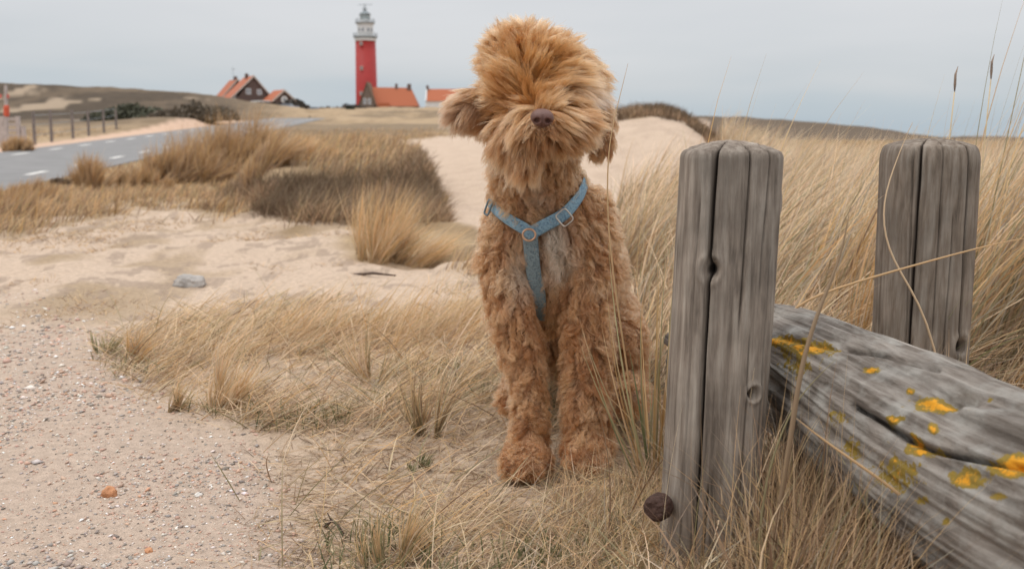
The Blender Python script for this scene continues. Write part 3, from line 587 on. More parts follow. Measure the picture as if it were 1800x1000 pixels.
        h3 = nd(n, 'ShaderNodeMath', operation='MULTIPLY_ADD'); n.links.new(z4.outputs[0], h3.inputs[0]); h3.inputs[1].default_value = .8; n.links.new(h2.outputs[0], h3.inputs[2]); hgt = h3.outputs[0]
        bp.inputs['Distance'].default_value = .003
    n.links.new(last, b.inputs['Base Color']); n.links.new(hgt, bp.inputs['Height']); n.links.new(bp.outputs[0], b.inputs['Normal'])
    return m
def post(name, label, top, bottom, w, d, mat, cracks, knots, rot=0, sq=4.0, seed=0, edge=.012):
    """cracks: (angle, width, depth, z0, z1, wobble); knots: (angle, z, size); z measured from the top downward in metres"""
    top = Vector(top); bottom = Vector(bottom); Lh = (top - bottom).length; NS, NZ = 420, 300
    th = np.linspace(0, 2 * math.pi, NS, endpoint=False); zz = np.concatenate([np.linspace(0, Lh, NZ)])
    TH, ZZ = np.meshgrid(th, zz)
    c, s = np.cos(TH), np.sin(TH)
    r = (np.abs(c / (w / 2)) ** sq + np.abs(s / (d / 2)) ** sq) ** (-1 / sq)
    topd = Lh - ZZ
    r = r * (1 + .018 * (fbm(TH * 1.5 + seed, ZZ * 4, 3, seed) - .5)) + .0012 * (fbm(TH * 40, ZZ * 9, 4, seed + 1) - .5) + .0025 * (fbm(TH * 4, ZZ * 3, 3, seed + 2) - .5)
    ck = np.zeros_like(r)
    for (a0, wd, dp, z0, z1, wob) in cracks:
        ac = a0 + wob * (fbm(topd * 6, topd * 0 + a0 * 7, 3, seed + 3) - .5)
        dd = np.abs((TH - ac + math.pi) % (2 * math.pi) - math.pi) * r
        k = np.exp(-(dd / wd) ** 2) * ss(z0 - .01, z0 + .02, topd) * ss(z1 + .03, z1 - .03, topd)
        r = r - dp * k; ck = np.maximum(ck, ss(.35, .8, k) * min(1, dp / .008))
    for (a0, z0, sz) in knots:
        dd = np.hypot(((TH - a0 + math.pi) % (2 * math.pi) - math.pi) * r * 1.35, topd - z0)
        k = np.exp(-(dd / sz) ** 2); r = r + .003 * np.exp(-((dd - sz * 1.6) / (sz * .6)) ** 2) - .016 * k; ck = np.maximum(ck, ss(.4, .7, k))
    shr = np.sqrt(np.clip(1 - np.clip(1 - topd / edge, 0, 1) ** 2.2, .0, 1)) * .16 + .84
    r = r * shr
    Xp = r * c; Yp = r * s
    tilt = (top - bottom) / Lh
    V = np.stack([Xp + tilt.x * ZZ, Yp + tilt.y * ZZ, ZZ * tilt.z], -1).reshape(-1, 3)
    idx = np.arange(NZ * NS).reshape(NZ, NS); nx = np.roll(idx, -1, 1)
    F = np.stack([idx[:-1], nx[:-1], nx[1:], idx[1:]], -1).reshape(-1, 4)
    # top cap: shrinking rings
    rings = 26; Vt = []; Ct = []
    r_top = r[-1]
    for k in range(1, rings + 1):
        f = 1 - k / rings
        bumpz = .009 * (1 - f ** 2.2) + .0035 * (fbm(th * 9 * f + seed, th * 0 + f * 9, 3, seed + 5) - .5) * (f > 0)
        rr = r_top * f; crk = ck[-1] * ss(.1, .6, np.full(NS, f))
        Vt.append(np.stack([rr * np.cos(th) + tilt.x * Lh, rr * np.sin(th) + tilt.y * Lh, np.full(NS, Lh * tilt.z) + bumpz - .008 * crk], -1)); Ct.append(crk)
    V = np.concatenate([V] + Vt); ckv = np.concatenate([ck.ravel()] + Ct)
    idt = np.concatenate([idx[-1:], (NZ * NS + np.arange(rings * NS)).reshape(rings, NS)]); nxt = np.roll(idt, -1, 1)
    F = np.concatenate([F, np.stack([idt[:-1], nxt[:-1], nxt[1:], idt[1:]], -1).reshape(-1, 4)])
    o = np_mesh(name, V, F, mat, smooth=True, attrs={'crack': ckv}); o.location = bottom; o.rotation_euler = (0, 0, rot)
    return o
M_P1 = wood_mat('weathered_post_wood', (.235, .19, .152), (.42, .365, .305), 2)
M_P2 = wood_mat('brown_post_wood', (.20, .158, .122), (.35, .305, .255), 2)
# angles: -pi/2 faces the camera; towards -pi the left edge
t1 = P(1284, 262, 1.15); b1 = P(1236, 1050, 1.15); t1.y = 1.15
b1.y = 1.15
wpx = 1.15 / 1750
p1w = 163 * wpx
def ang_at(pxo, w, d): # pixel offset from centre -> angle on the front face
    return math.atan2(-d / 2, pxo * wpx) if True else 0
post1 = post('wooden_post', 0, t1, b1, p1w, .10, M_P1,
     [(ang_at(-41, p1w, .1), .0020, .014, -.02, .60, .10), (ang_at(18, p1w, .1), .0012, .004, -.02, .20, .10), (ang_at(52, p1w, .1), .0010, .003, -.02, .16, .08),
      (ang_at(-68, p1w, .1), .0009, .002, .05, .5, .1), (ang_at(-22, p1w, .1), .0014, .006, .38, .6, .12), (ang_at(69, p1w, .1), .0009, .002, .1, .4, .1), (ang_at(36, p1w, .1), .001, .003, .2, .5, .1)],
     [(ang_at(-38, p1w, .1), .133, .0095), (ang_at(50, p1w, .1), .275, .006), (-.35, .06, .008)], sq=5.5, seed=3)
tag(post1, 'near upright grey post with a long crack and a knot hole', 'post')
wpx = 1.6 / 1750; p2w = 150 * wpx
t2 = P(1634, 254, 1.6); b2 = P(1610, 720, 1.6)
post2 = post('wooden_post', 0, t2, b2, p2w, .135, M_P2,
     [(ang_at(-48, p2w, .135), .0024, .010, -.02, .6, .08), (ang_at(42, p2w, .135), .0018, .009, -.02, .6, .05), (ang_at(-8, p2w, .135), .0012, .003, -.02, .3, .1), (ang_at(14, p2w, .135), .0012, .003, .1, .6, .1), (ang_at(-60, p2w, .135), .0012, .003, .0, .6, .1)],
     [(ang_at(48, p2w, .135), .315, .011)], sq=3.2, seed=11, edge=.03)
tag(post2, 'farther brown rounded post standing behind the log', 'post')
# rusty bolt in post 1
M_RUST = simple('rusty_iron', (.075, .042, .032), .75, .4, 120, metal=.3, bump=.6, bscale=200)
bc = P(1160, 889, 1.10); bm = bmesh.new()
axis = Vector((-.45, -.75, .05)).normalized()
tube(bm, [bc - axis * .02, bc - axis * .004, bc + axis * .002, bc + axis * .014, bc + axis * .018], [.007, .016, .0165, .0155, .011], 10)
bmesh.ops.bevel(bm, geom=bm.edges[:], offset=.0012, segments=1, affect='EDGES')
bo = from_bm('bolt', bm, M_RUST, smooth=False); bo.parent = post1; bo.matrix_parent_inverse = Matrix.Translation(-b1)

# log
La = P(1246, 608, 1.58); Lb = P(1980, 955, .74)
ax = (Lb - La); LL = ax.length; axn = ax.normalized()
sx = axn.cross(Vector((0, 0, 1))).normalized(); up_ = sx.cross(axn).normalized()
NS, NZ = 520, 620
th = np.linspace(0, 2 * math.pi, NS, endpoint=False); tt = np.linspace(0, 1, NZ); TH, TT = np.meshgrid(th, tt)
D = TT * LL; wrap = np.cos(TH) * 1.0; wrap2 = np.sin(TH)
r = .080 + .018 * TT + .030 * (fbm(wrap * 1.6 + 9, D * 3 + wrap2, 3, 81) - .5) + .015 * (fbm(wrap * 5 + 3, D * 2.2 + wrap2 * 5, 3, 82) - .5) + .006 * (fbm(wrap * 16, D * 7 + wrap2 * 16, 3, 83) - .5)
Pc = La[:, ] if False else None
def log_pts(r): 
    La_, ax_ = np.array(La), np.array(axn); S_, U_ = np.array(sx), np.array(up_)
    return La_ + ax_ * D[..., None] + np.array([0, 0, 1.]) * (.016 * np.sin(TT * 6 - .6) * ss(0, .15, TT))[..., None] + S_ * (np.cos(TH) * r)[..., None] + U_ * (np.sin(TH) * r)[..., None]
V0 = log_pts(r); lpx, lpy = proj(V0[..., 0], V0[..., 1], V0[..., 2])
# facing the camera only (the far side must not pick up the marks)
nrm = np.array(sx) * np.cos(TH)[..., None] + np.array(up_) * np.sin(TH)[..., None]
fc = ((np.array([0, 0, CAM_H]) - V0) * nrm).sum(-1) > 0
def near_path(pts, wpx_):
    d = np.full(lpx.shape, 1e9)
    for (x1, y1), (x2, y2) in zip(pts, pts[1:]):
        ex, ey = x2 - x1, y2 - y1; t = np.clip(((lpx - x1) * ex + (lpy - y1) * ey) / (ex * ex + ey * ey), 0, 1)
        d = np.minimum(d, np.hypot(lpx - x1 - t * ex, lpy - y1 - t * ey))
    return np.exp(-((d + 3 * (fbm(D * 40, TH * 6, 3, 84) - .5)) / wpx_) ** 2) * fc
ck = near_path([(1500, 712), (1545, 738), (1590, 768), (1640, 790), (1700, 803), (1810, 822), (1950, 850)], 5)
ck2 = near_path([(1350, 588), (1450, 610), (1560, 625), (1650, 650)], 4) * .7
hol = np.exp(-(((lpx - 1690) / 34) ** 2 + ((lpy - 700) / 16) ** 2)) * fc
r = r - .014 * ck - .006 * ck2 - .014 * hol + .006 * near_path([(1700, 722), (1760, 745), (1840, 770)], 14)
V0 = log_pts(r)
lich = np.zeros_like(r)
for (x_, y_, a_, b_, s_) in [(1375, 600, 34, 9, .75), (1420, 612, 36, 12, .8), (1400, 640, 28, 22, .45), (1532, 651, 12, 5, .8), (1600, 688, 5, 5, .8), (1648, 711, 36, 12, .85), (1641, 752, 8, 9, .8), (1605, 775, 10, 14, .7), (1625, 793, 26, 9, .75), (1570, 738, 16, 8, .65), (1470, 735, 24, 12, .45), (1790, 815, 50, 13, .85), (1700, 840, 30, 15, .7), (1775, 830, 28, 8, .75), (1755, 872, 12, 6, .65), (1575, 830, 36, 30, .50), (1620, 880, 12, 8, .5), (1850, 850, 30, 12, .7), (1500, 790, 16, 20, .45), (1663, 915, 8, 8, .45), (1740, 700, 6, 5, .5)]:
    lich = np.maximum(lich, s_ * np.exp(-(((lpx - x_) / (a_ * 1.35)) ** 2 + ((lpy - y_) / (b_ * 1.35)) ** 2) ** 1.2) * fc)
idx = np.arange(NZ * NS).reshape(NZ, NS); nx = np.roll(idx, -1, 1)
F = np.stack([idx[:-1], nx[:-1], nx[1:], idx[1:]], -1).reshape(-1, 4)
V = V0.reshape(-1, 3) - np.array(La)
ckv = np.clip(ss(.3, .8, ck) + ss(.4, .9, ck2) * .5 + ss(.3, .9, hol) * .85, 0, 1).ravel(); lv = lich.ravel()
ends = []
for row, f_ in ((0, -1), (NZ - 1, 1)):
    for k in range(1, 9):
        f = 1 - k / 8; c_ = V[idx[row]].mean(0); ends.append((row, c_ + (V[idx[row]] - c_) * f + np.array(axn) * f_ * .012 * (1 - f * f)))
base = len(V); V = np.concatenate([V] + [e_[1] for e_ in ends]); ckv = np.concatenate([ckv, np.zeros(16 * NS)]); lv = np.concatenate([lv, np.zeros(16 * NS)])
for e0, row in ((0, 0), (8, NZ - 1)):
    rr_ = np.concatenate([idx[row:row + 1], (base + e0 * NS + np.arange(8 * NS)).reshape(8, NS)]); nn = np.roll(rr_, -1, 1)
    F = np.concatenate([F, np.stack([rr_[:-1], nn[:-1], nn[1:], rr_[1:]], -1).reshape(-1, 4)])
M_LOG = wood_mat('lichened_log_wood', (.165, .138, .115), (.36, .325, .285), 0, lichen=True)
mat_rot = Matrix((axn, sx, up_)).transposed().to_4x4()
Rm = np.array(mat_rot.to_3x3()); Vl = V @ Rm      # into the log's own frame, x along the log
log = np_mesh('log', Vl, F, M_LOG, smooth=True, attrs={'crack': ckv, 'lichen': lv})
log.matrix_world = Matrix.Translation(La) @ mat_rot
tag(log, 'grey fallen log with orange lichen lying between the two posts', 'log')

# ------------------------------------------------------------------ far buildings
def box(bm, x0, x1, y0, y1, z0, z1):
    vs = [bm.verts.new((x, y, z)) for x in (x0, x1) for y in (y0, y1) for z in (z0, z1)]
    for f in ((0, 1, 3, 2), (4, 6, 7, 5), (0, 4, 5, 1), (2, 3, 7, 6), (0, 2, 6, 4), (1, 5, 7, 3)): bm.faces.new([vs[i] for i in f])
def prism(bm, prof, y0, y1):
    a_ = [bm.verts.new((x, y0, z)) for x, z in prof]; b_ = [bm.verts.new((x, y1, z)) for x, z in prof]
    bm.faces.new(a_); bm.faces.new(b_[::-1]); n_ = len(prof)
    for i in range(n_): bm.faces.new((a_[i], b_[i], b_[(i + 1) % n_], a_[(i + 1) % n_]))
def part(name, bm, mat, par, smooth=False):
    bmesh.ops.recalc_face_normals(bm, faces=bm.faces)
    me = bpy.data.meshes.new(name); bm.to_mesh(me); bm.free(); o = link_mesh(name, me, mat, None, smooth); o.parent = par; return o
def brick(name, c):
    m, n, b = new_mat(name); b.inputs['Roughness'].default_value = .9
    t = nd(n, 'ShaderNodeTexCoord'); k = nd(n, 'ShaderNodeTexBrick'); k.inputs['Scale'].default_value = 2.2
    k.inputs[1].default_value = (*c, 1); k.inputs[2].default_value = (*[q * .8 for q in c], 1); k.inputs[3].default_value = (*[min(1, q * 1.5) for q in c], 1)
    mp = nd(n, 'ShaderNodeMapping'); mp.inputs['Rotation'].default_value = (R(90), 0, 0); n.links.new(t.outputs['Object'], mp.inputs[0]); n.links.new(mp.outputs[0], k.inputs[0]); n.links.new(k.outputs[0], b.inputs['Base Color']); return m
def tiles(name, c):
    m, n, b = new_mat(name); b.inputs['Roughness'].default_value = .75
    t = nd(n, 'ShaderNodeTexCoord'); k = nd(n, 'ShaderNodeTexWave'); k.inputs['Scale'].default_value = 1.6; k.inputs['Distortion'].default_value = 1.5; n.links.new(t.outputs['Object'], k.inputs[0])
    mxx = nd(n, 'ShaderNodeMix', data_type='RGBA'); mxx.inputs[6].default_value = (*[q * .8 for q in c], 1); mxx.inputs[7].default_value = (*c, 1); n.links.new(k.outputs[0], mxx.inputs[0]); n.links.new(mxx.outputs[2], b.inputs['Base Color']); return m
M_BRICK = brick('brown_brick', (.115, .075, .062)); M_BRICK2 = brick('grey_brown_brick', (.16, .12, .095)); M_TILE = tiles('orange_tiles', (.41, .115, .045)); M_WHITE = simple('white_paint', (.68, .67, .65), .7, .06, 1); M_GLASS = simple('window_glass', (.20, .22, .25), .15, .1, 1, spec=.6)
M_CHIM = brick('chimney_brick', (.13, .085, .07)); M_RED = simple('red_paint', (.34, .030, .026), .55, .08, .3); M_LEAD = simple('grey_metal', (.22, .25, .26), .5, .15, 1, metal=.3)
def window(par, x, z, w, h, y, bars=True, round_=False):
    bm = bmesh.new()
    if round_:
        bmesh.ops.create_cone(bm, cap_ends=True, segments=20, radius1=w / 2, radius2=w / 2, depth=.2, matrix=Matrix.Translation((x, y - .05, z)) @ Matrix.Rotation(R(90), 4, 'X'))
    else:
        t_ = w * .13
        box(bm, x - w / 2, x - w / 2 + t_, y - .1, y + .06, z, z + h); box(bm, x + w / 2 - t_, x + w / 2, y - .1, y + .06, z, z + h)
        box(bm, x - w / 2 + t_, x + w / 2 - t_, y - .1, y + .06, z, z + t_); box(bm, x - w / 2 + t_, x + w / 2 - t_, y - .1, y + .06, z + h - t_, z + h)
        if bars: box(bm, x - t_ * .4, x + t_ * .4, y - .08, y + .05, z + t_, z + h - t_)
    f = part('window', bm, M_WHITE, par)
    bm = bmesh.new()
    if round_: bmesh.ops.create_cone(bm, cap_ends=True, segments=16, radius1=w * .22, radius2=w * .22, depth=.05, matrix=Matrix.Translation((x, y - .19, z)) @ Matrix.Rotation(R(90), 4, 'X'))
    else: box(bm, x - w * .38, x + w * .38, y - .03, y + .02, z + w * .12, z + h - w * .12)
    part('pane', bm, M_GLASS, f)
def gable_roof(par, xl, zl, xa, za, xr, zr, y0, y1, th=.35, over=.4, mat=M_TILE):
    bm = bmesh.new()
    for (xe, ze) in ((xl, zl), (xr, zr)):
        d = Vector((xe - xa, 0, ze - za)); d = d.normalized() * (d.length + over); x2, z2 = xa + d.x, za + d.z
        prism(bm, [(xa, za), (x2, z2), (x2, z2 + th), (xa, za + th)], y0 - over, y1 + over)
    rf = part('roof', bm, mat, par)
    for (xe, ze) in ((xl, zl), (xr, zr)):       # white verge boards on the gable
        bm = bmesh.new(); d = Vector((xe - xa, 0, ze - za)); d = d.normalized() * (d.length + over); x2, z2 = xa + d.x, za + d.z
        prism(bm, [(xa, za - .1), (x2, z2 - .1), (x2, z2 + th + .06), (xa, za + th + .06)], y0 - over - .12, y0 - over - .005)
        part('verge', bm, simple('verge_paint', (.50, .42, .36), .8, .1, 1), rf)
    return rf
def house_at(px, py, Y, rot, label, cat='house'):
    b_ = P(px, py, Y); o = empty('brick_house', b_, label, cat); o.rotation_euler = (0, 0, rot); return o
def house_group():
    sc = 270 / 1750
    # main gabled house
    h = house_at(444, 197, 270, R(27), 'brown brick house with steep orange roof and gable above the golden tussocks')
    bm = bmesh.new(); prism(bm, [(-4.0, -2), (5.0, -2), (5.0, 3.8), (.6, 9.1), (-3.6, 4.0), (-4, 4)], 0, 12); part('wall', bm, M_BRICK, h)
    rf = gable_roof(h, -7.0, 2.0, .6, 9.2, 5.2, 3.8, 0, 12)
    bm = bmesh.new(); prism(bm, [(-6.9, -2), (-4.02, -2), (-4.02, 4.3), (-6.9, 1.7)], .4, 11.6); part('side_wing', bm, M_WHITE, h)
    window(h, -.9, 4.6, 1.3, 1.5, 0); window(h, 2.0, 4.5, 1.2, 1.4, 0); window(h, -1.6, 1.2, 3.6, 1.1, 0)
    bm = bmesh.new(); box(bm, -.3, .5, 5.5, 6.5, 8.6, 10.3); part('chimney', bm, M_CHIM, rf)
    # second one behind
    h = house_at(417, 196, 290, R(27), 'second steep orange roofed house half hidden behind the brown gable')
    bm = bmesh.new(); prism(bm, [(-4.6, -2), (4, -2), (4, 4), (.4, 8.6), (-4.4, 3.2)], 0, 11); part('wall', bm, M_BRICK, h)
    rf = gable_roof(h, -4.9, 2.8, .4, 8.8, 5, 3.8, 0, 11); window(h, -1.2, 3.9, 1.2, 1.3, 0)
    bm = bmesh.new(); box(bm, -.1, .7, 1.5, 2.5, 8.2, 9.9); ch = part('chimney', bm, M_CHIM, rf)
    bm = bmesh.new(); tube(bm, [(.1, 4, 8.5), (.1, 4, 12.8)], .05, 6); tube(bm, [(-.6, 4, 12), (.8, 4, 12)], .04, 6); part('aerial', bm, M_LEAD, rf)
    # small one
    h = house_at(500, 193, 265, R(34), 'small orange roofed house with a round white gable window')
    bm = bmesh.new(); prism(bm, [(-3, -2), (3, -2), (3, 2.2), (0, 4.7), (-3, 2.2)], 0, 7); part('wall', bm, M_BRICK, h)
    gable_roof(h, -3.2, 2.1, 0, 4.8, 3.2, 2.1, 0, 7); window(h, 0, 2.6, 1.7, 1.5, 0, round_=True)
    bm = bmesh.new(); prism(bm, [(-6.6, -2), (-3.02, -2), (-3.02, 1.9), (-6.6, 1.9)], .6, 6); an = part('annex', bm, M_BRICK, h)
    bm = bmesh.new(); box(bm, -6.9, -3.1, .4, 6.2, 1.92, 2.25); part('flat_roof', bm, M_WHITE, an); window(h, -5, .3, 1.2, 1.1, .6)
house_group()
def keeper_house():
    Yk = 330; sc = Yk / 1750
    h = house_at(694, 196, Yk, 0, 'long house with a broad orange roof at the foot of the lighthouse')
    # roof ridge left-right, gable cross wing on the left
    ex = 8.0
    bm = bmesh.new(); box(bm, -ex + 1.2, ex - .9, 0, 8, -2, 2.0); part('wall', bm, M_BRICK2, h)
    bm = bmesh.new()
    v_ = [bm.verts.new(c) for c in ((-ex + .4, -.5, 1.6), (ex - .4, -.5, 1.6), (ex - 3.0, 4, 7.7), (-ex + .4, 4, 7.9), (-ex + .4, 8.5, 1.6), (ex - .4, 8.5, 1.6))]
    for f in ((0, 1, 2, 3), (1, 5, 2), (3, 2, 5, 4), (0, 3, 4), (0, 4, 5, 1)): bm.faces.new([v_[i] for i in f])
    rf = part('roof', bm, M_TILE, h)
    bm = bmesh.new(); box(bm, -.5 + .3, .3 + .3, 3.6, 4.4, 7, 9.0); part('chimney', bm, M_CHIM, rf)
    bm = bmesh.new(); box(bm, ex - 4.2, ex - 3.0, 3.3, 4.6, 6, 8.9); part('chimney', bm, M_CHIM, rf)
    bm = bmesh.new(); prism(bm, [(-ex - 3.0, -2), (-ex + 1.7, -2), (-ex + 1.7, 2.4), (-ex - .6, 9.0), (-ex - 3.0, 2.4)], -2.2, 7); part('gable_wing', bm, M_BRICK2, h)
    bm = bmesh.new()
    for s_ in (-1, 1): prism(bm, [(-ex - .65, 9.05), (-ex - .65 + s_ * 3.0, 1.1), (-ex - .65 + s_ * 3.0, 1.45), (-ex - .65, 9.4)], -2.5, 7.2)
    part('gable_roof', bm, simple('mossy_tile', (.17, .12, .08), .9, .2, 2), h)
    for wx in (-1.4, .1): window(h, -ex - .65 + wx + .65, 2.2, 1.0, 1.9, -2.2)
    for wx in (-4.6, -2.5, 1.2, 3.4, 5.2): window(h, wx, -.3, 1.3, 1.5, 0)
    bm = bmesh.new(); prism(bm, [(-5.0, 1.2), (-1.6, 1.2), (-1.6, 2.6), (-5.0, 2.6)], -2.0, -.55); part('porch_roof', bm, M_TILE, h)
    h = house_at(790, 196, 325, 0, 'white walled house with orange roof beside the dog\'s blown ear')
    bm = bmesh.new(); box(bm, -7.7, 7.7, 0, 8, -2, 3.4); part('wall', bm, M_WHITE, h)
    bm = bmesh.new(); prism(bm, [(0, 0), (1, 0), (0, 1)], 0, .1); bm.clear()
    v_ = [bm.verts.new(c) for c in ((-7.3, -.4, 3.2), (7.9, -.4, 3.2), (7.9, 4, 7.2), (-7.3, 4, 7.2), (-7.3, 8.4, 3.2), (7.9, 8.4, 3.2))]
    for f in ((0, 1, 2, 3), (1, 5, 2), (3, 2, 5, 4), (0, 3, 4), (0, 4, 5, 1)): bm.faces.new([v_[i] for i in f])
    rf = part('roof', bm, M_TILE, h)
    bm = bmesh.new(); prism(bm, [(-.2, 0), (8.3, 0), (4.1, 4.4)], 0, .35)
    for v in bm.verts: x_, y_, z_ = v.co; v.co = (-7.7 + y_, x_ - .05, z_ + 3.4)
    part('gable_wall', bm, M_WHITE, h)
    bm = bmesh.new(); box(bm, -7.7, -6.9, 3.4, 4.6, 6.4, 8.3); part('chimney', bm, M_CHIM, rf)
    for wx in (-5.6, -3.4, 1.5): window(h, wx, .1, 1.1, 1.3, 0)
keeper_house()

def lathe(bm, prof, seg=40):
    rings = [[bm.verts.new((r_ * math.cos(2 * math.pi * k / seg), r_ * math.sin(2 * math.pi * k / seg), z_)) for k in range(seg)] for r_, z_ in prof]
    for a_, b_ in zip(rings, rings[1:]):
        for k in range(seg): bm.faces.new((a_[k], a_[(k + 1) % seg], b_[(k + 1) % seg], b_[k]))
    bm.faces.new(rings[0][::-1]); bm.faces.new(rings[-1])
def lighthouse():
    Yk = 350; b_ = P(645, 192, Yk); m_ = Yk / 1750 * 1.0
    h = empty('lighthouse', b_, 'tall red lighthouse with white lantern room standing over the orange roofs', 'lighthouse')
    def zz(py): return (192 - py) * m_ * 1.0
    R0 = 18.8 * m_; R1 = 17.2 * m_
    bm = bmesh.new(); lathe(bm, [(R0, -4), (R0, 0), (R1, zz(78))], 48); part('tower', bm, M_RED, h, True)
    bm = bmesh.new(); lathe(bm, [(R1 + .02, zz(78)), (R1 + .25, zz(77.5)), (R1 + .3, zz(73)), (R1 + .1, zz(72.6))], 48); part('white_band', bm, M_WHITE, h)
    bm = bmesh.new(); lathe(bm, [(R1, zz(72.5)), (R1 + .75, zz(71.5)), (R1 + .75, zz(70.6)), (R1, zz(70.4))], 48); gl = part('gallery', bm, M_LEAD, h)
    def rail(par, r_, z0, hh, n_):
        bm = bmesh.new()
        for k in range(n_):
            a_ = 2 * math.pi * k / n_; tube(bm, [(r_ * math.cos(a_), r_ * math.sin(a_), z0), (r_ * math.cos(a_), r_ * math.sin(a_), z0 + hh)], .05, 4)
        for zf in (.5, 1): tube(bm, [(r_ * math.cos(2 * math.pi * k / 32), r_ * math.sin(2 * math.pi * k / 32), z0 + hh * zf) for k in range(33)], .05, 4, False)
        part('railing', bm, M_LEAD, par)
    rail(gl, R1 + .65, zz(70.5), 1.15, 24)
    R2 = 13.5 * m_
    bm = bmesh.new(); lathe(bm, [(R2, zz(70.5)), (R2, zz(50)), (R2 + .4, zz(49.4)), (R2 + .4, zz(48.2)), (R2 - .5, zz(48))], 40); wr = part('watch_room', bm, M_WHITE, h)
    bm = bmesh.new(); lathe(bm, [(R2 + .2, zz(48)), (R2 + .7, zz(47.6)), (R2 + .7, zz(46.8)), (R2 - 1, zz(46.6))], 40); g2 = part('upper_gallery', bm, M_LEAD, h)
    rail(g2, R2 + .55, zz(46.8), 1.1, 20)
    for a_ in (-100, -60, -130, -30):
        bm = bmesh.new(); ar = R(a_); c_ = Matrix.Rotation(ar + R(90), 4, 'Z'); box(bm, -.35, .35, -R2 - .06, -R2 + .1, zz(62), zz(57)); bm.transform(c_); part('watch_window', bm, M_GLASS, wr)
    R3 = 8.6 * m_
    bm = bmesh.new(); lathe(bm, [(R3, zz(46.6)), (R3, zz(42.5)), (R3 - .1, zz(42))], 24); part('lantern_base', bm, M_WHITE, h)
    bm = bmesh.new(); lathe(bm, [(R3 - .12, zz(42)), (R3 - .12, zz(33.5))], 24); ln = part('lantern', bm, simple('lantern_glass', (.30, .36, .36), .2, .2, 1, spec=.6), h)
    bm = bmesh.new()
    for k in range(12):
        a_ = 2 * math.pi * k / 12; tube(bm, [(R3 * math.cos(a_), R3 * math.sin(a_), zz(42)), (R3 * math.cos(a_), R3 * math.sin(a_), zz(33.5))], .09, 4)
    part('glazing_bars', bm, M_WHITE, ln)
    bm = bmesh.new(); lathe(bm, [(R3 + .3, zz(33.6)), (R3 + .25, zz(32.6)), (R3 * .8, zz(30)), (R3 * .5, zz(28)), (.5, zz(27)), (.45, zz(25.5)), (.7, zz(25)), (.6, zz(24)), (.15, zz(23))], 28); dm_ = part('dome', bm, M_LEAD, h, True)
    bm = bmesh.new(); tube(bm, [(0, 0, zz(24)), (0, 0, zz(15.5))], .14, 6); tube(bm, [(-2.3, 0, zz(17.2)), (2.6, 0, zz(16.6))], .09, 6); tube(bm, [(-1.0, 0, zz(24)), (0, 0, zz(19))], .07, 5); tube(bm, [(1.0, 0, zz(24)), (0, 0, zz(19))], .07, 5)
    part('mast', bm, M_LEAD, dm_)
    M_WIN = simple('pale_window_stone', (.50, .32, .26), .8, .1, 1)
    for pz, px_ in ((82.5, 640), (123.5, 640), (166, 638)):
        x_ = (px_ - 645) * m_; bm = bmesh.new(); yy_ = -math.sqrt((17.6 * m_) ** 2 - x_ ** 2)
        box(bm, x_ - .55, x_ + .55, yy_ - .35, yy_ + .5, zz(pz) - .75, zz(pz) + .65); w_ = part('window', bm, M_WIN, h)
        bm = bmesh.new(); box(bm, x_ - .3, x_ + .3, yy_ - .40, yy_ - .3, zz(pz) - .45, zz(pz) + .4); part('pane', bm, M_GLASS, w_)
lighthouse()

# bushes ---------------------------------------------------------------
M_LEAF = blade_mat('bush_leaves', .2)
def bush(name, label, pts, Y, col, leaf, n, cat='shrub', dep=None):
    """pts: list of (px, py_bottom, half_width_px, height_px) lobes"""
    m_ = Y / 1750; c0 = P(pts[0][0], pts[0][1], Y); V = []; Cc = []
    w_ = np.array([p[2] * p[3] for p in pts], float); w_ /= w_.sum()
    for p, ww in zip(pts, w_):
        k = max(20, int(n * ww)); c = P(p[0], p[1], Y); d = rng.normal(size=(k, 3)); d /= np.linalg.norm(d, axis=1)[:, None]
        d *= (rng.uniform(.35, 1.0, (k, 1)) ** .6) * rng.uniform(.85, 1.1, (k, 1)); d[:, 2] = np.abs(d[:, 2])
        lump = .8 + .4 * fbm(d[:, 0] * 3 + p[0], d[:, 2] * 3, 3, 91)[:, None]
        q = d * np.array([p[2] * m_, (dep or p[2] * m_), p[3] * m_]) * lump + np.array([c.x, Y, c.z - .02 * p[3] * m_])
        a1 = rng.normal(size=(k, 3)); a1 /= np.linalg.norm(a1, axis=1)[:, None]; a2 = np.cross(a1, rng.normal(size=(k, 3))); a2 /= np.linalg.norm(a2, axis=1)[:, None]
        l_ = leaf * rng.uniform(.6, 1.4, (k, 1))
        V.append(np.stack([q - a1 * l_, q + a2 * l_ * .6, q + a1 * l_, q - a2 * l_ * .6], 1)); Cc.append(np.repeat(np.array(col) * rng.uniform(.6, 1.45, (k, 1)), 4, 0))
    V = np.concatenate(V).reshape(-1, 3); Cc = np.concatenate(Cc); F = np.arange(len(V)).reshape(-1, 4)
    o = empty(name, c0, label, cat)
    f = np_mesh('foliage', V - np.array(c0), F, M_LEAF, col=Cc); f.parent = o
    for p in pts:
        c = P(p[0], p[1], Y) - c0; hh = p[3] * m_; bm = bmesh.new(); top_ = Vector((c.x, 0, c.z + hh * .1))
        tube(bm, [(c.x, 0, c.z - .6), top_, (c.x - p[2] * m_ * .3, 0, c.z + hh * .6)], [hh * .03, hh * .03, hh * .01], 5); tube(bm, [top_, (c.x + p[2] * m_ * .3, 0, c.z + hh * .6)], [hh * .025, hh * .01], 5); part('stem', bm, M_TWIG, o)
    return o
DKB = (.062, .050, .040); DG = (.035, .045, .028)
bush('shrub', 'dark brown thicket below the brown gabled houses', [(440, 205, 50, 14), (400, 203, 22, 10), (480, 203, 34, 20), (515, 200, 26, 22), (530, 198, 14, 14)], 235, DKB, .5, 6500, dep=8)
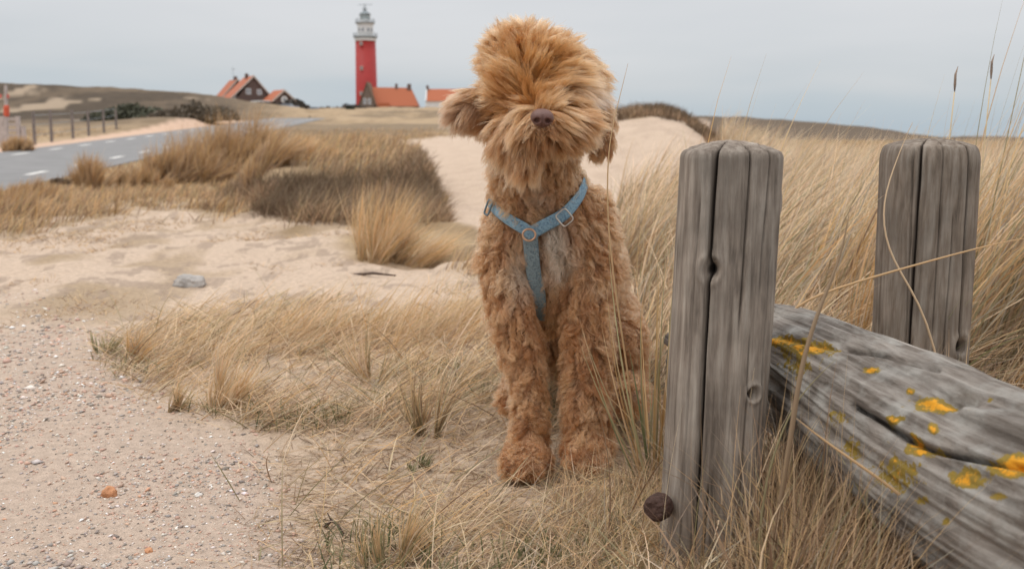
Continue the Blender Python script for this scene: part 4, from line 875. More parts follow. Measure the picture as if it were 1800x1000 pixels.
bush('shrub', 'low dark hedge running up to the lighthouse foot', [(580, 198, 30, 9), (620, 197, 30, 12), (555, 198, 14, 7)], 300, DKB, .5, 2600, dep=6)
bush('shrub', 'dark green bush just in front of the lighthouse', [(617, 204, 9, 16)], 240, DG, .4, 700)
bush('shrub', 'dark rounded tree clump on the crest of the hill', [(258, 172, 22, 9), (235, 173, 12, 5), (285, 175, 16, 6)], 190, (.05, .048, .036), .45, 1800, dep=6)
bush('shrub', 'dark tree line where the hill meets the tussocks', [(345, 182, 22, 7), (322, 180, 16, 5), (375, 186, 16, 7)], 200, (.05, .048, .036), .45, 1500, dep=6)
bush('shrub', 'dark green hedge at the foot of the hill beyond the fence', [(178, 214, 16, 16), (205, 214, 26, 24), (235, 212, 30, 28), (268, 211, 26, 20)], 78, (.085, .085, .055), .16, 6000, dep=3)
bush('shrub', 'brown bare thicket beyond the road next to the tussocks', [(300, 216, 44, 22), (345, 212, 34, 30), (262, 220, 40, 12), (385, 210, 30, 22)], 74, (.135, .105, .072), .16, 8000, dep=3)
bush('shrub', 'dark scrub at the mouth of the distant road', [(520, 222, 26, 7), (548, 214, 20, 6)], 110, (.09, .075, .055), .18, 1500, dep=3)
bush('shrub', 'low dark bush at the near road edge', [(103, 322, 13, 9), (120, 322, 10, 6)], 19, (.20, .14, .09), .035, 900)

# fence, gate and marker beyond the road --------------------------------
M_GREYW = simple('grey_fence_wood', (.20, .17, .155), .9, .25, 8); M_PALEW = simple('pale_fence_wood', (.42, .36, .33), .9, .2, 6)
def at(px, Y): # foot on the ground
    x_ = (px - 900) / 1750 / (cs + .15 * sn) * Y; return Vector((x_, Y, float(height([x_], [Y])[0])))
fence = empty('wire_fence', at(90, 41), 'low wire fence on thin posts along the far roadside', 'fence'); f0 = fence.location
fpts = [(60, 38.5), (90, 41), (128, 44.5), (156, 47.5), (183, 51), (205, 55)]
tops = []
for k, (px_, Y_) in enumerate(fpts):
    p = at(px_, Y_); bm = bmesh.new(); hgt = (1.25, 1.3, 1.28, 1.2, 1.15, 1.1)[k]; tube(bm, [p - f0 + Vector((0, 0, -.3)), p - f0 + Vector((.02, 0, hgt))], [.07, .06], 8); part('fence_post', bm, M_GREYW, fence); tops.append(p - f0)
bm = bmesh.new()
for z_ in (.35, .75, 1.1): tube(bm, [t_ + Vector((0, -.07, z_)) for t_ in tops], .012, 4)
part('wire', bm, M_LEAD, fence)
g0 = at(18, 36); gate = empty('wooden_gate', g0, 'grey slatted wooden gate beside the road', 'gate')
def gp(px_, py_): return P(px_, py_, 36) - g0
for (x0, x1, yb) in ((0, 7, 250), (31, 34, 240), (40.5, 44, 246), (-26, -20, 250)):
    bm = bmesh.new(); a_ = gp(x0, yb + 8); b_ = gp(x1, 205 if x0 != 40.5 else 222); box(bm, a_.x, b_.x, -.06, .06, a_.z, b_.z); part('gate_post', bm, M_PALEW, gate)
for y_ in (207, 217, 227, 236):
    for (x0, x1) in ((-19.5, -.5), (7.5, 30.5)):
        bm = bmesh.new(); a_ = gp(x0, y_ + 4.6); b_ = gp(x1, y_); box(bm, a_.x, b_.x, -.02, .02, a_.z, b_.z); part('slat', bm, M_PALEW, gate)
m0 = at(11, 34); mk = empty('marker_pole', m0, 'pale pole with an orange red sleeve standing at the gate', 'pole')
def mp_(px_, py_): return P(px_, py_, 34) - m0
bm = bmesh.new(); tube(bm, [(mp_(11, 255).x, 0, -.2), mp_(10, 150)], [.075, .05], 10); part('pole', bm, M_PALEW, mk)
bm = bmesh.new(); tube(bm, [mp_(11.5, 206), mp_(11.5, 203), mp_(11.3, 188), mp_(11.2, 185)], [.05, .09, .09, .05], 12); part('sleeve', bm, simple('orange_red', (.55, .10, .05), .6, .1, 3), mk)
for (x0, x1) in ((-3, 3), (12, 16)):
    bm = bmesh.new(); a_ = mp_(x0, 173); b_ = mp_(x1, 166); box(bm, a_.x, b_.x, -.03, .0, a_.z, b_.z); part('sign_board', bm, simple('faded_red', (.50, .13, .10), .7, .1, 3), mk)
tk = at(30, 33); tussock('marram_tussock', 'squat brown tussock in front of the wooden gate', tk, 1300, .5, .34, BR, lean=(-.2, .5), bend=(.1, .6), width=.02)

# tiny parked cars -------------------------------------------------------
def car(px_, py_, Y_, c, label):
    o = empty('parked_car', P(px_, py_, Y_), label, 'car', None)
    bm = bmesh.new(); prism(bm, [(-2.1, .3), (2.1, .3), (2.1, .8), (1.1, .95), (-2.0, 1.0), (-2.15, .7)], -.85, .85); bmesh.ops.bevel(bm, geom=bm.edges[:], offset=.08, segments=2, affect='EDGES'); part('body', bm, simple('car_paint', c, .3, .03, 1, spec=.5), o)
    bm = bmesh.new(); prism(bm, [(-1.8, .98), (1.0, .93), (.4, 1.45), (-1.3, 1.5)], -.72, .72); part('cabin', bm, M_GLASS, o)
    for x_ in (-1.3, 1.35):
        for y_ in (-.8, .8):
            bm = bmesh.new(); bmesh.ops.create_cone(bm, cap_ends=True, segments=16, radius1=.32, radius2=.32, depth=.2, matrix=Matrix.Translation((x_, y_, .32)) @ Matrix.Rotation(R(90), 4, 'X')); part('wheel', bm, M_TYRE, o)
M_TYRE = simple('tyre', (.03, .03, .03), .8)
car(508, 195, 215, (.42, .47, .58), 'tiny pale blue car parked below the small round windowed house')
car(556, 200, 235, (.62, .61, .62), 'tiny white car parked where the dark hedge starts')
car(681, 199, 300, (.66, .64, .62), 'tiny white car parked in front of the broad orange roof')
car(704, 199, 300, (.55, .53, .52), 'tiny pale grey car parked right of the white one')
#DOGCODE#
# ------------------------------------------------------------------ dog
DOG_BASE = Vector((P(970, 840, 1.52).x, 1.62, 0.0))
dog = empty('dog', DOG_BASE, 'curly apricot dog sitting on the grass in a pale blue harness', 'dog')
def q(px, py, Y): return P(px, py, Y)
def pr(px_, Y): return px_ * Y / 1750 * 1.01
def build_body():
    bm = bmesh.new()
    def ball(c, r_, s=(1, 1, 1), rot=None):
        Mx = Matrix.Translation(c) @ (rot or Matrix.Identity(4)) @ Matrix.Diagonal((*[r_ * k for k in s], 1))
        bmesh.ops.create_icosphere(bm, subdivisions=3, radius=1, matrix=Mx)
    def limb(pts):
        """pts: (px, py, Y, radius in photo pixels at that depth)"""
        for a_, b_ in zip(pts, pts[1:]):
            A_ = q(*a_[:3]); B_ = q(*b_[:3]); n_ = max(2, int((B_ - A_).length / .010))
            for k in range(n_ + 1):
                t = k / n_; ball(A_.lerp(B_, t), pr(a_[3] * (1 - t) + b_[3] * t, a_[2] * (1 - t) + b_[2] * t))
    # skull, brow, muzzle, jaw
    ball(q(945, 142, 1.50), pr(70, 1.5), (1.0, .98, 1.0)); ball(q(912, 108, 1.50), pr(48, 1.5), (1.05, 1, .9)); ball(q(992, 138, 1.51), pr(42, 1.5), (1, 1, 1)); ball(q(1022, 138, 1.53), pr(24, 1.53)); ball(q(868, 205, 1.50), pr(24, 1.5))
    ball(q(912, 160, 1.455), pr(32, 1.46)); ball(q(985, 158, 1.455), pr(30, 1.46))
    limb([(950, 195, 1.46, 42), (952, 216, 1.385, 27), (953, 218, 1.365, 22)])
    ball(q(908, 235, 1.425), pr(35, 1.42), (1, .9, 1.1)); ball(q(994, 222, 1.42), pr(35, 1.42), (1.15, .9, .95)); ball(q(928, 264, 1.42), pr(31, 1.42)); ball(q(925, 215, 1.405), pr(26, 1.4)); ball(q(975, 210, 1.405), pr(25, 1.4))
    # ears: flaps
    limb([(868, 180, 1.50, 26), (840, 186, 1.50, 27), (820, 192, 1.49, 26), (814, 200, 1.49, 22)])
    limb([(1036, 170, 1.52, 20), (1052, 215, 1.53, 22), (1054, 256, 1.53, 20)])
    # neck and chest
    limb([(945, 200, 1.53, 60), (940, 290, 1.57, 62), (950, 350, 1.60, 72), (958, 420, 1.63, 86), (962, 480, 1.64, 76), (965, 520, 1.66, 56)])
    limb([(900, 380, 1.63, 38), (888, 440, 1.60, 36), (893, 500, 1.58, 34)]); limb([(1030, 370, 1.63, 40), (1042, 440, 1.60, 36), (1035, 500, 1.58, 40)])
    # front legs
    limb([(895, 500, 1.58, 36), (911, 580, 1.56, 34), (926, 650, 1.545, 29), (933, 720, 1.53, 27), (930, 770, 1.525, 28)])
    limb([(928, 775, 1.52, 29), (915, 806, 1.49, 29), (900, 818, 1.465, 22)]); limb([(930, 780, 1.52, 26), (930, 818, 1.47, 24)]); ball(q(945, 806, 1.50), pr(22, 1.49))
    limb([(1033, 500, 1.58, 39), (1031, 580, 1.56, 38), (1029, 650, 1.545, 38), (1029, 720, 1.53, 37), (1031, 765, 1.525, 37)])
    [ball(q(tx, ty, 1.452), pr(11, 1.45), (1, 1.2, .9)) for tx, ty in ((888, 822), (906, 829), (926, 830), (944, 824))]; [ball(q(tx, ty, 1.468), pr(12, 1.46), (1, 1.2, .9)) for tx, ty in ((1000, 810), (1020, 817), (1042, 817), (1060, 808))]
    limb([(1030, 770, 1.52, 33), (1015, 797, 1.49, 25)]); limb([(1034, 775, 1.52, 32), (1048, 795, 1.495, 26)]); ball(q(1030, 800, 1.485), pr(24, 1.49))
    # trunk down to the rump
    limb([(965, 400, 1.66, 84), (985, 440, 1.76, 92), (995, 480, 1.88, 94), (1002, 530, 1.97, 92), (1002, 575, 2.00, 84)])
    # haunches, hind feet
    limb([(1036, 540, 1.95, 70), (1078, 585, 1.85, 50), (1094, 602, 1.78, 38)]); limb([(1092, 620, 1.82, 34), (1102, 668, 1.80, 30), (1108, 688, 1.72, 28), (1108, 696, 1.66, 25), (1106, 700, 1.62, 21)])
    limb([(985, 545, 1.95, 66), (945, 590, 1.85, 46), (925, 610, 1.80, 36)]); limb([(925, 640, 1.82, 30), (908, 690, 1.78, 24), (895, 704, 1.72, 18)])
    limb([(1030, 590, 2.05, 30), (1075, 625, 2.12, 26), (1120, 636, 2.12, 22)])
    me = bpy.data.meshes.new('tmp'); bm.to_mesh(me); bm.free(); o = bpy.data.objects.new('tmp', me); COL.objects.link(o)
    md = o.modifiers.new('r', 'REMESH'); md.mode = 'VOXEL'; md.voxel_size = .0055; md.use_smooth_shade = True
    md = o.modifiers.new('s', 'SMOOTH'); md.factor = .6; md.iterations = 9
    dg = bpy.context.evaluated_depsgraph_get(); dg.update(); m2 = bpy.data.meshes.new_from_object(o.evaluated_get(dg)); bpy.data.objects.remove(o); m2.name = 'body'
    return m2
bme = build_body()
M_SKIN = simple('dog_undercoat', (.20, .095, .045), .9, .15, 20)
bme.materials.clear()
body = link_mesh('body', bme, M_SKIN, dog, True)
nv = len(bme.vertices); BV = np.empty(nv * 3, np.float32); bme.vertices.foreach_get('co', BV); BV = BV.reshape(-1, 3).astype(float)
BN = np.empty(nv * 3, np.float32); bme.vertices.foreach_get('normal', BN); BN = BN.reshape(-1, 3).astype(float)
bme.calc_loop_triangles(); BT = np.empty(len(bme.loop_triangles) * 3, np.int32); bme.loop_triangles.foreach_get('vertices', BT); BT = BT.reshape(-1, 3)
bvh = BVHTree.FromPolygons(BV.tolist(), BT.tolist())
def surf(px, py):
    """nearest body surface along the sight line"""
    o = Vector((0, 0, CAM_H)); d = (P(px, py, 1.5) - o).normalized(); h = bvh.ray_cast(o, d)
    return h[0], h[1]

# harness lines over the body
def strap_path(pts, n=40, off=.012):
    out_ = []
    cum = [0]
    for a_, b_ in zip(pts, pts[1:]): cum.append(cum[-1] + math.hypot(b_[0] - a_[0], b_[1] - a_[1]))
    for k in range(n):
        s = cum[-1] * k / (n - 1); x_ = np.interp(s, cum, [p[0] for p in pts]); y_ = np.interp(s, cum, [p[1] for p in pts])
        l, nn = surf(x_, y_)
        if l is None: continue
        out_.append((l, nn))
    # smooth the depth along the strap
    L_ = np.array([list(a_[0]) for a_ in out_]); Nn = np.array([list(a_[1]) for a_ in out_])
    for _ in range(8): L_[1:-1] = (L_[:-2] + L_[1:-1] * 2 + L_[2:]) / 4; Nn[1:-1] = (Nn[:-2] + Nn[1:-1] * 2 + Nn[2:]) / 4
    Nn /= np.linalg.norm(Nn, axis=1)[:, None]
    # a small shift towards open air: straps lie on compressed hair
    return L_ + Nn * off, Nn
SR = strap_path([(934, 409), (942, 401), (960, 390), (985, 376), (1002, 355), (1016, 332), (1020, 305)], 30, .0125)
SL = strap_path([(939, 408), (930, 400), (910, 388), (890, 374), (873, 360), (862, 335)], 24, .012)
SC = strap_path([(934, 405), (937, 440), (941, 480), (945, 515), (948, 552)], 36, .011)

# fur -------------------------------------------------------------------
tri = BV[BT]; ar = np.linalg.norm(np.cross(tri[:, 1] - tri[:, 0], tri[:, 2] - tri[:, 0]), axis=1) / 2
cen = tri.mean(1); cpx, cpy = proj(cen[:, 0], cen[:, 1], cen[:, 2])
def sample_surface(n, w):
    i = rng.choice(len(BT), n, p=w / w.sum()); u_ = rng.uniform(0, 1, (n, 2)); f_ = u_.sum(1) > 1; u_[f_] = 1 - u_[f_]
    b0 = 1 - u_.sum(1); bc_ = np.stack([b0, u_[:, 0], u_[:, 1]], -1)
    p = (tri[i] * bc_[..., None]).sum(1); n_ = (BN[BT[i]] * bc_[..., None]).sum(1); n_ /= np.linalg.norm(n_, axis=1)[:, None]; return p, n_
# guides: px, py, Y, (right, up, toward camera), length cm, wave mm, curl cycles, lift
G = [
 # crown and forehead, swept up and back
 (915, 70, 1.47, (-.35, .95, .1), 5.0, 2.5, 1.0, .55), (880, 85, 1.49, (-.65, .7, 0), 4.2, 3, 1.1, .5), (960, 75, 1.47, (.25, .9, .1), 4.6, 2.5, 1, .5), (1000, 90, 1.5, (.8, .4, 0), 4.6, 3, 1.1, .5),
 (1035, 115, 1.51, (.95, -.05, 0), 4.4, 3.5, 1.3, .5), (1035, 160, 1.49, (.9, -.45, 0), 4.6, 3, 1.1, .4), (865, 130, 1.5, (-.9, .0, 0), 3.4, 3, 1.2, .5),
 (900, 115, 1.44, (-.35, .8, .25), 5.5, 2.5, .9, .55), (935, 125, 1.43, (-.1, .95, .25), 5.8, 2.5, .9, .6), (975, 125, 1.44, (.75, .6, .2), 6, 2.5, .9, .5),
 (945, 100, 1.43, (0, 1, .1), 5.5, 2.5, .9, .5), (905, 150, 1.43, (-.7, .55, .15), 6, 2.5, .9, .5), (945, 165, 1.405, (.15, .75, .5), 3.6, 2, .8, .7), (985, 160, 1.43, (.95, .15, .1), 6.4, 2, .8, .5), (1015, 140, 1.46, (.95, -.05, 0), 6, 2.5, .9, .4),
 (880, 165, 1.46, (-.7, -.2, .1), 3.6, 3.5, 1.3, .5), (875, 200, 1.48, (-.35, -.9, 0), 3.6, 4, 1.5, .5),
 # muzzle: parted at the nose
 (930, 190, 1.39, (-.85, -.15, .15), 3.4, 1.5, .7, .5), (972, 190, 1.39, (.9, .2, .15), 4.6, 1.5, .7, .45), (952, 184, 1.385, (.1, .8, .45), 2.4, 1.2, .7, .7),
 (925, 210, 1.38, (-.55, -.85, .1), 5.6, 1.5, .7, .4), (978, 208, 1.385, (1, .05, .05), 6, 1.5, .7, .4), (1005, 200, 1.40, (1, -.12, 0), 5.5, 2, .8, .4), (1030, 210, 1.44, (.95, -.35, 0), 4.2, 2, .9, .4),
 (975, 230, 1.38, (.75, -.65, .05), 4.8, 1.5, .8, .35), (1005, 235, 1.41, (.75, -.75, 0), 4.6, 2, .9, .4), (930, 232, 1.38, (-.5, -.85, .1), 5.6, 1.5, .7, .35), (900, 215, 1.40, (-.45, -.95, .1), 5.4, 2, .8, .4), (890, 240, 1.42, (-.35, -.95, 0), 5, 2, .9, .4),
 (945, 250, 1.39, (-.05, -1, .1), 5.2, 1.5, .8, .3), (920, 262, 1.42, (0, -1, .05), 5.4, 2, .8, .3), (965, 258, 1.42, (.3, -.95, 0), 4.2, 2, .9, .3), (952, 232, 1.37, (0, -1, .1), 1.0, .5, .5, .3),
 # left ear blown out and curling down
 (860, 172, 1.48, (-1, .15, .0), 3.2, 1, .6, .3), (835, 172, 1.475, (-1, .1, 0), 3.4, 1, .6, .35), (815, 178, 1.47, (-.95, -.25, 0), 3.4, 1, .6, .35), (800, 192, 1.48, (-.8, -.7, 0), 2.6, 1, .6, .3), (815, 212, 1.48, (-.35, -1, 0), 2.4, 1, .6, .3), (845, 205, 1.48, (-.7, -.75, 0), 3.0, 1, .6, .3), (840, 190, 1.47, (-.9, -.5, .1), 3.6, 1, .6, .35),
 # right ear hanging
 (1050, 190, 1.51, (.45, -.85, 0), 3, 2, 1, .4), (1058, 230, 1.52, (.55, -.8, 0), 3, 2, 1, .4), (1048, 260, 1.52, (.2, -1, 0), 3, 2, 1, .35), (1030, 250, 1.5, (0, -1, 0), 3, 2, 1, .3),
 # neck
 (900, 270, 1.53, (-.5, -.85, 0), 3.0, 4, 1.6, .55), (940, 300, 1.52, (0, -1, .1), 2.8, 4, 1.7, .5), (985, 290, 1.53, (.3, -.95, 0), 2.8, 4, 1.7, .5), (880, 300, 1.58, (-.75, -.6, 0), 3.0, 4, 1.7, .6), (900, 340, 1.56, (-.3, -.95, 0), 2.6, 4, 1.7, .5), (960, 350, 1.54, (.1, -1, 0), 2.2, 4, 1.7, .45),
 # chest and shoulders
 (1030, 350, 1.6, (.6, -.7, 0), 3.0, 4.5, 1.8, .6), (870, 380, 1.62, (-.6, -.75, 0), 3.0, 4.5, 1.8, .6), (1060, 430, 1.6, (.6, -.8, 0), 3.0, 4.5, 1.8, .6), (860, 450, 1.6, (-.5, -.85, 0), 3.0, 4.5, 1.8, .55),
 (915, 430, 1.54, (.15, -1, 0), 3.2, 4.5, 1.7, .5), (975, 430, 1.54, (.25, -1, .1), 3.4, 4.5, 1.6, .5), (1010, 470, 1.54, (-.1, -1, 0), 3.4, 4.5, 1.7, .5), (910, 490, 1.53, (.1, -1, 0), 3.0, 4.5, 1.7, .5), (965, 500, 1.57, (-.2, -1, 0), 3.2, 4, 1.5, .45),
 # front legs
 (880, 560, 1.55, (-.3, -.9, 0), 2.6, 4.5, 1.8, .6), (925, 560, 1.53, (.1, -1, 0), 2.6, 4.5, 1.8, .55), (900, 640, 1.53, (-.3, -.95, 0), 2.4, 4, 1.8, .6), (935, 680, 1.51, (.1, -1, 0), 2.3, 4, 1.8, .55), (905, 740, 1.52, (-.4, -.85, 0), 2.3, 4, 1.7, .6), (940, 770, 1.50, (.2, -.9, 0), 2.2, 4, 1.7, .6), (910, 815, 1.45, (-.4, -.3, .5), 1.1, 3, 1.4, .7), (940, 820, 1.46, (.3, -.4, .4), 1.1, 3, 1.4, .7),
 (1060, 560, 1.55, (.4, -.9, 0), 2.7, 4.5, 1.8, .6), (1005, 560, 1.53, (-.1, -1, 0), 2.6, 4.5, 1.8, .55), (1000, 650, 1.52, (-.1, -1, 0), 2.3, 4, 1.8, .55), (1055, 650, 1.53, (.4, -.9, 0), 2.5, 4, 1.8, .6), (1010, 750, 1.50, (-.2, -.9, 0), 2.3, 4, 1.7, .6), (1060, 750, 1.51, (.5, -.8, 0), 2.4, 4, 1.7, .6), (1010, 805, 1.46, (-.2, -.4, .4), 1.1, 3, 1.4, .7), (1055, 800, 1.47, (.5, -.4, .3), 1.1, 3, 1.4, .7),
 # trunk, haunches
 (1080, 430, 1.75, (.6, -.6, 0), 3.0, 4.5, 1.8, .7), (1080, 520, 1.9, (.5, -.8, 0), 3.0, 4.5, 1.8, .6), (930, 500, 1.85, (-.6, -.7, 0), 3, 4.5, 1.8, .6), (1095, 600, 1.77, (.3, -.9, .1), 2.8, 4.5, 1.8, .6), (1105, 690, 1.7, (.3, -.5, .3), 1.9, 4, 1.6, .7), (895, 700, 1.7, (-.4, -.4, .3), 1.9, 4, 1.6, .7), (1000, 420, 1.8, (.2, .8, -.5), 3, 4.5, 1.8, .6), (1120, 632, 2.1, (.5, .3, 0), 3, 4, 1.6, .6)]
def roll(g_):
    if g_[1] < 280 and g_[0] > 850 and not (g_[0] > 1040 and g_[1] > 180):
        a_ = R(11); r_, u_, f_ = g_[3]; return (*g_[:3], (r_ * math.cos(a_) + u_ * math.sin(a_), -r_ * math.sin(a_) + u_ * math.cos(a_), f_), *g_[4:])
    return g_
G = [roll(g_) for g_ in G]
GP = np.array([list(q(*g_[:3])) for g_ in G]); GD = np.array([(g_[3][0], -g_[3][2], g_[3][1]) for g_ in G], float); GD /= np.linalg.norm(GD, axis=1)[:, None]
GV = np.array([(g_[4] / 100 * ((.70 if g_[1] < 105 else .86 if g_[1] < 150 else (1.05 if g_[1] < 205 else (.80 if g_[1] < 228 else (.80 if g_[0] < 948 else .55)))) if g_[1] < 280 else 1.08), g_[5] / 1000 * (1.7 if g_[1] < 280 else 1.15), g_[6] * (.75 if g_[1] < 280 else .95), g_[7] * ((.5 if g_[1] < 125 else .32) if g_[1] < 280 else .46)) for g_ in G])
def groom(p):
    d2 = ((p[:, None] - GP[None]) ** 2).sum(-1); w = 1 / (d2 + .008 ** 2) ** 1.8; w /= w.sum(1, keepdims=True)
    d = w @ GD; d /= np.linalg.norm(d, axis=1)[:, None] + 1e-6; return d, w @ GV
def dist_path(p, path):
    d = np.full(len(p), 1e9)
    for c_ in path: d = np.minimum(d, ((p - c_) ** 2).sum(1))
    return np.sqrt(d)
NK = 8
from mathutils import noise as mnoise
def swirl(p, f): return np.array([list(mnoise.noise_vector(Vector(q_) * f)) for q_ in p.tolist()])
def lock_curves(p, n_, noise_=.09):
    """centre curve of each lock: K points relative to the root"""
    d, gv = groom(p); d = d + .50 * swirl(p, 28) + .16 * swirl(p, 75); N_ = len(p); L_ = gv[:, 0] * rng.uniform(.7, 1.2, N_); amp = gv[:, 1]; fr = gv[:, 2] * rng.uniform(.75, 1.25, N_); lift = gv[:, 3] * rng.uniform(.6, 1.35, N_)
    d = d + rng.normal(0, noise_, (N_, 3)); dn = (d * n_).sum(1, keepdims=True); d = d - n_ * np.minimum(dn, 0) * 1.0 + n_ * .12; d /= np.linalg.norm(d, axis=1)[:, None]
    s1_ = np.cross(d, n_); s1_ /= np.linalg.norm(s1_, axis=1)[:, None] + 1e-6; s2_ = np.cross(s1_, d)
    ph = rng.uniform(0, 6.28, N_); hand = np.where(rng.uniform(0, 1, N_) < .5, -1, 1)
    t = np.linspace(0, 1, NK); C_ = np.zeros((N_, NK, 3)); cur = np.zeros((N_, 3))
    for k in range(1, NK):
        tm = (t[k] + t[k - 1]) / 2; T_ = n_ * (lift * (1 - tm) ** 1.3 * 1.3)[:, None] + d * (.35 + .9 * tm) + np.array([0, 0, -.55]) * tm ** 1.5; T_ /= np.linalg.norm(T_, axis=1)[:, None]
        cur = cur + T_ * (L_ / (NK - 1))[:, None]; C_[:, k] = cur
    a_ = (amp * rng.uniform(.6, 1.4, N_))[:, None] * np.minimum(t[None] * 2.2, 1)
    phs = ph[:, None] + 6.283 * fr[:, None] * t[None]
    C_ += s1_[:, None] * ((np.sin(phs) - np.sin(ph)[:, None]) * a_)[..., None] + s2_[:, None] * ((np.cos(phs) - np.cos(ph)[:, None]) * a_ * hand[:, None] * .8)[..., None]
    return C_, L_, amp
head_w = np.where((cpy < 330) & (cen[:, 1] < 1.62), 1.6, 1.0) * np.where(cen[:, 1] > 1.72, .5, 1)
def nearest(a_, b_):
    k_ = kdtree.KDTree(len(b_)); [k_.insert(p_, i) for i, p_ in enumerate(b_.tolist())]; k_.balance(); return np.array([k_.find(p_)[1] for p_ in a_.tolist()], np.int32)
bp_0, bn_0 = sample_surface(2600, ar * head_w); BC, _, _ = lock_curves(bp_0, bn_0, .20); bcol = rng.normal(0, 1, len(bp_0))
lp, ln_ = sample_surface(24000, ar * head_w); LC, LL_, LA = lock_curves(lp, ln_)
bi = nearest(lp + rng.normal(0, .003, lp.shape), bp_0); t = np.linspace(0, 1, NK)
lsc = rng.uniform(.75, 1.1, (len(lp), 1, 1))
hb_ = np.where((lp[:, 2] > .44) & (lp[:, 1] < 1.62), .68, .60)[:, None, None]
LC = LC * (1 - hb_) + (BC[bi] * lsc + (lp - bp_0[bi])[:, None] * (-.55 * t[None] ** 1.2)[..., None]) * hb_
lcol = rng.normal(0, .6, len(lp)) + bcol[bi] * 1.15
kd = kdtree.KDTree(len(lp)); [kd.insert(p_, i) for i, p_ in enumerate(lp.tolist())]; kd.balance()
NH = 260000
hp, hn = sample_surface(NH, ar * head_w)
ki = np.empty(NH, np.int32)
for i, p_ in enumerate((hp + rng.normal(0, .0018, hp.shape)).tolist()): ki[i] = kd.find(p_)[1]
t = np.linspace(0, 1, NK); offv = hp - lp[ki]
cl = rng.uniform(.45, .97, NH)[:, None]
curv = LC[ki] * rng.uniform(.72, 1.08, (NH, 1, 1)) + offv[:, None] * (1 - cl * t[None] ** .8)[..., None]
# individual disorder
frz = rng.normal(0, 1, (NH, 3)) * .0010 + (rng.uniform(0, 1, (NH, 1)) < .07) * rng.normal(0, .005, (NH, 3))
curv = curv + frz[:, None] * (t[None] ** 1.5)[..., None] + (rng.normal(0, .0005, (NH, NK, 3))) * t[None, :, None]
# shorter hair under the straps, at the nose and mouth
strapP = np.concatenate([SR[0], SL[0], SC[0]]); ds = dist_path(hp, strapP)
nose_c = np.array(q(953, 208, 1.345)); dn_ = np.linalg.norm(hp - nose_c, axis=1)
sh = (.42 + .58 * ss(.012, .024, ds)) * (.12 + .88 * ss(.020, .038, dn_))
curv = lp[ki][:, None] * 0 + curv * sh[:, None, None]
base_pts = lp[ki][:, None] + curv
# keep the root on the skin
root_fix = hp - base_pts[:, 0]; base_pts += root_fix[:, None] * (1 - t[None, :, None]) ** 1.0
# never below ground
gz = height(base_pts[..., 0], base_pts[..., 1], fine=False) + .004
base_pts[..., 2] = np.maximum(base_pts[..., 2], gz)
# coat colour: lock to lock variation widened to paint in highlight and shade, pale chest blaze, golden crown, greyer ear fringe
hpx, hpy = proj(hp[:, 0], hp[:, 1], hp[:, 2])
cb = np.array([.47, .185, .068]); cl_ = np.array([.74, .39, .18]); cd_ = np.array([.23, .072, .022])
c = np.repeat(cb[None], NH, 0); v_ = lcol[ki] * .75 + rng.normal(0, .4, NH)
c = c + (cl_ - c) * np.clip(v_ * .42 + .14, 0, .9)[:, None]; c = c + (cd_ - c) * np.clip(-v_ * .4, 0, .7)[:, None]
def spot(x_, y_, rx, ry): return np.exp(-(((hpx - x_) / rx) ** 2 + ((hpy - y_) / ry) ** 2)) * (hp[:, 1] < 1.68)
def toward(c, col, w): return c + (np.array(col) - c) * np.clip(w, 0, 1)[:, None]
c = toward(c, (.80, .62, .45), spot(970, 415, 22, 42) * 1.1 + spot(990, 458, 26, 20) * .6 + spot(908, 470, 14, 44) * .7 + spot(945, 335, 20, 20) * .45)
c = toward(c, (.56, .225, .065), spot(950, 140, 80, 60) * .6); c = toward(c, (.46, .25, .14), spot(812, 200, 34, 42) * .6); c = toward(c, (.82, .66, .50), spot(1030, 158, 30, 9) * .6)
c = toward(c, (.42, .17, .065), spot(950, 310, 80, 40) * .35 + spot(1050, 245, 26, 40) * .45); c = toward(c, (.52, .23, .095), spot(960, 640, 110, 260) * .3)
c = toward(c, (.45, .20, .085), (hp[:, 1] > 1.72) * .6)
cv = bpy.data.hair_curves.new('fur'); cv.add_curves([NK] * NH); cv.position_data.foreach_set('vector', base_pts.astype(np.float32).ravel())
rad = .00027 * (1 - .75 * t[None] ** 2) * rng.uniform(.7, 1.25, (NH, 1))
ra = cv.attributes.get('radius') or cv.attributes.new('radius', 'FLOAT', 'POINT'); ra.data.foreach_set('value', rad.astype(np.float32).ravel())
ca = cv.attributes.new('col', 'FLOAT_COLOR', 'POINT'); c4 = np.ones((NH, NK, 4), np.float32); c4[..., :3] = np.clip(c[:, None] * (.45 + .72 * t[None, :, None] ** .8), 0, .95); ca.data.foreach_set('color', c4.ravel())  # darker roots, paler tips; contrast raised to paint shade and highlights into the fur
M_FUR = bpy.data.materials.new('apricot_fur'); M_FUR.use_nodes = True; n = M_FUR.node_tree; n.nodes.clear()
a = nd(n, 'ShaderNodeAttribute', attribute_name='col'); hb = nd(n, 'ShaderNodeBsdfHairPrincipled'); hb.parametrization = 'COLOR'; hb.inputs['Roughness'].default_value = .42; hb.inputs['Radial Roughness'].default_value = .65
n.links.new(a.outputs['Color'], hb.inputs['Color']); df = nd(n, 'ShaderNodeBsdfDiffuse'); n.links.new(a.outputs['Color'], df.inputs[0])
ms = nd(n, 'ShaderNodeMixShader'); ms.inputs[0].default_value = .2; n.links.new(hb.outputs[0], ms.inputs[1]); n.links.new(df.outputs[0], ms.inputs[2])
oo = nd(n, 'ShaderNodeOutputMaterial'); n.links.new(ms.outputs[0], oo.inputs[0])
fo = bpy.data.objects.new('fur', cv); COL.objects.link(fo); cv.materials.append(M_FUR); fo.parent = dog; fo.matrix_parent_inverse = Matrix.Translation(-DOG_BASE)

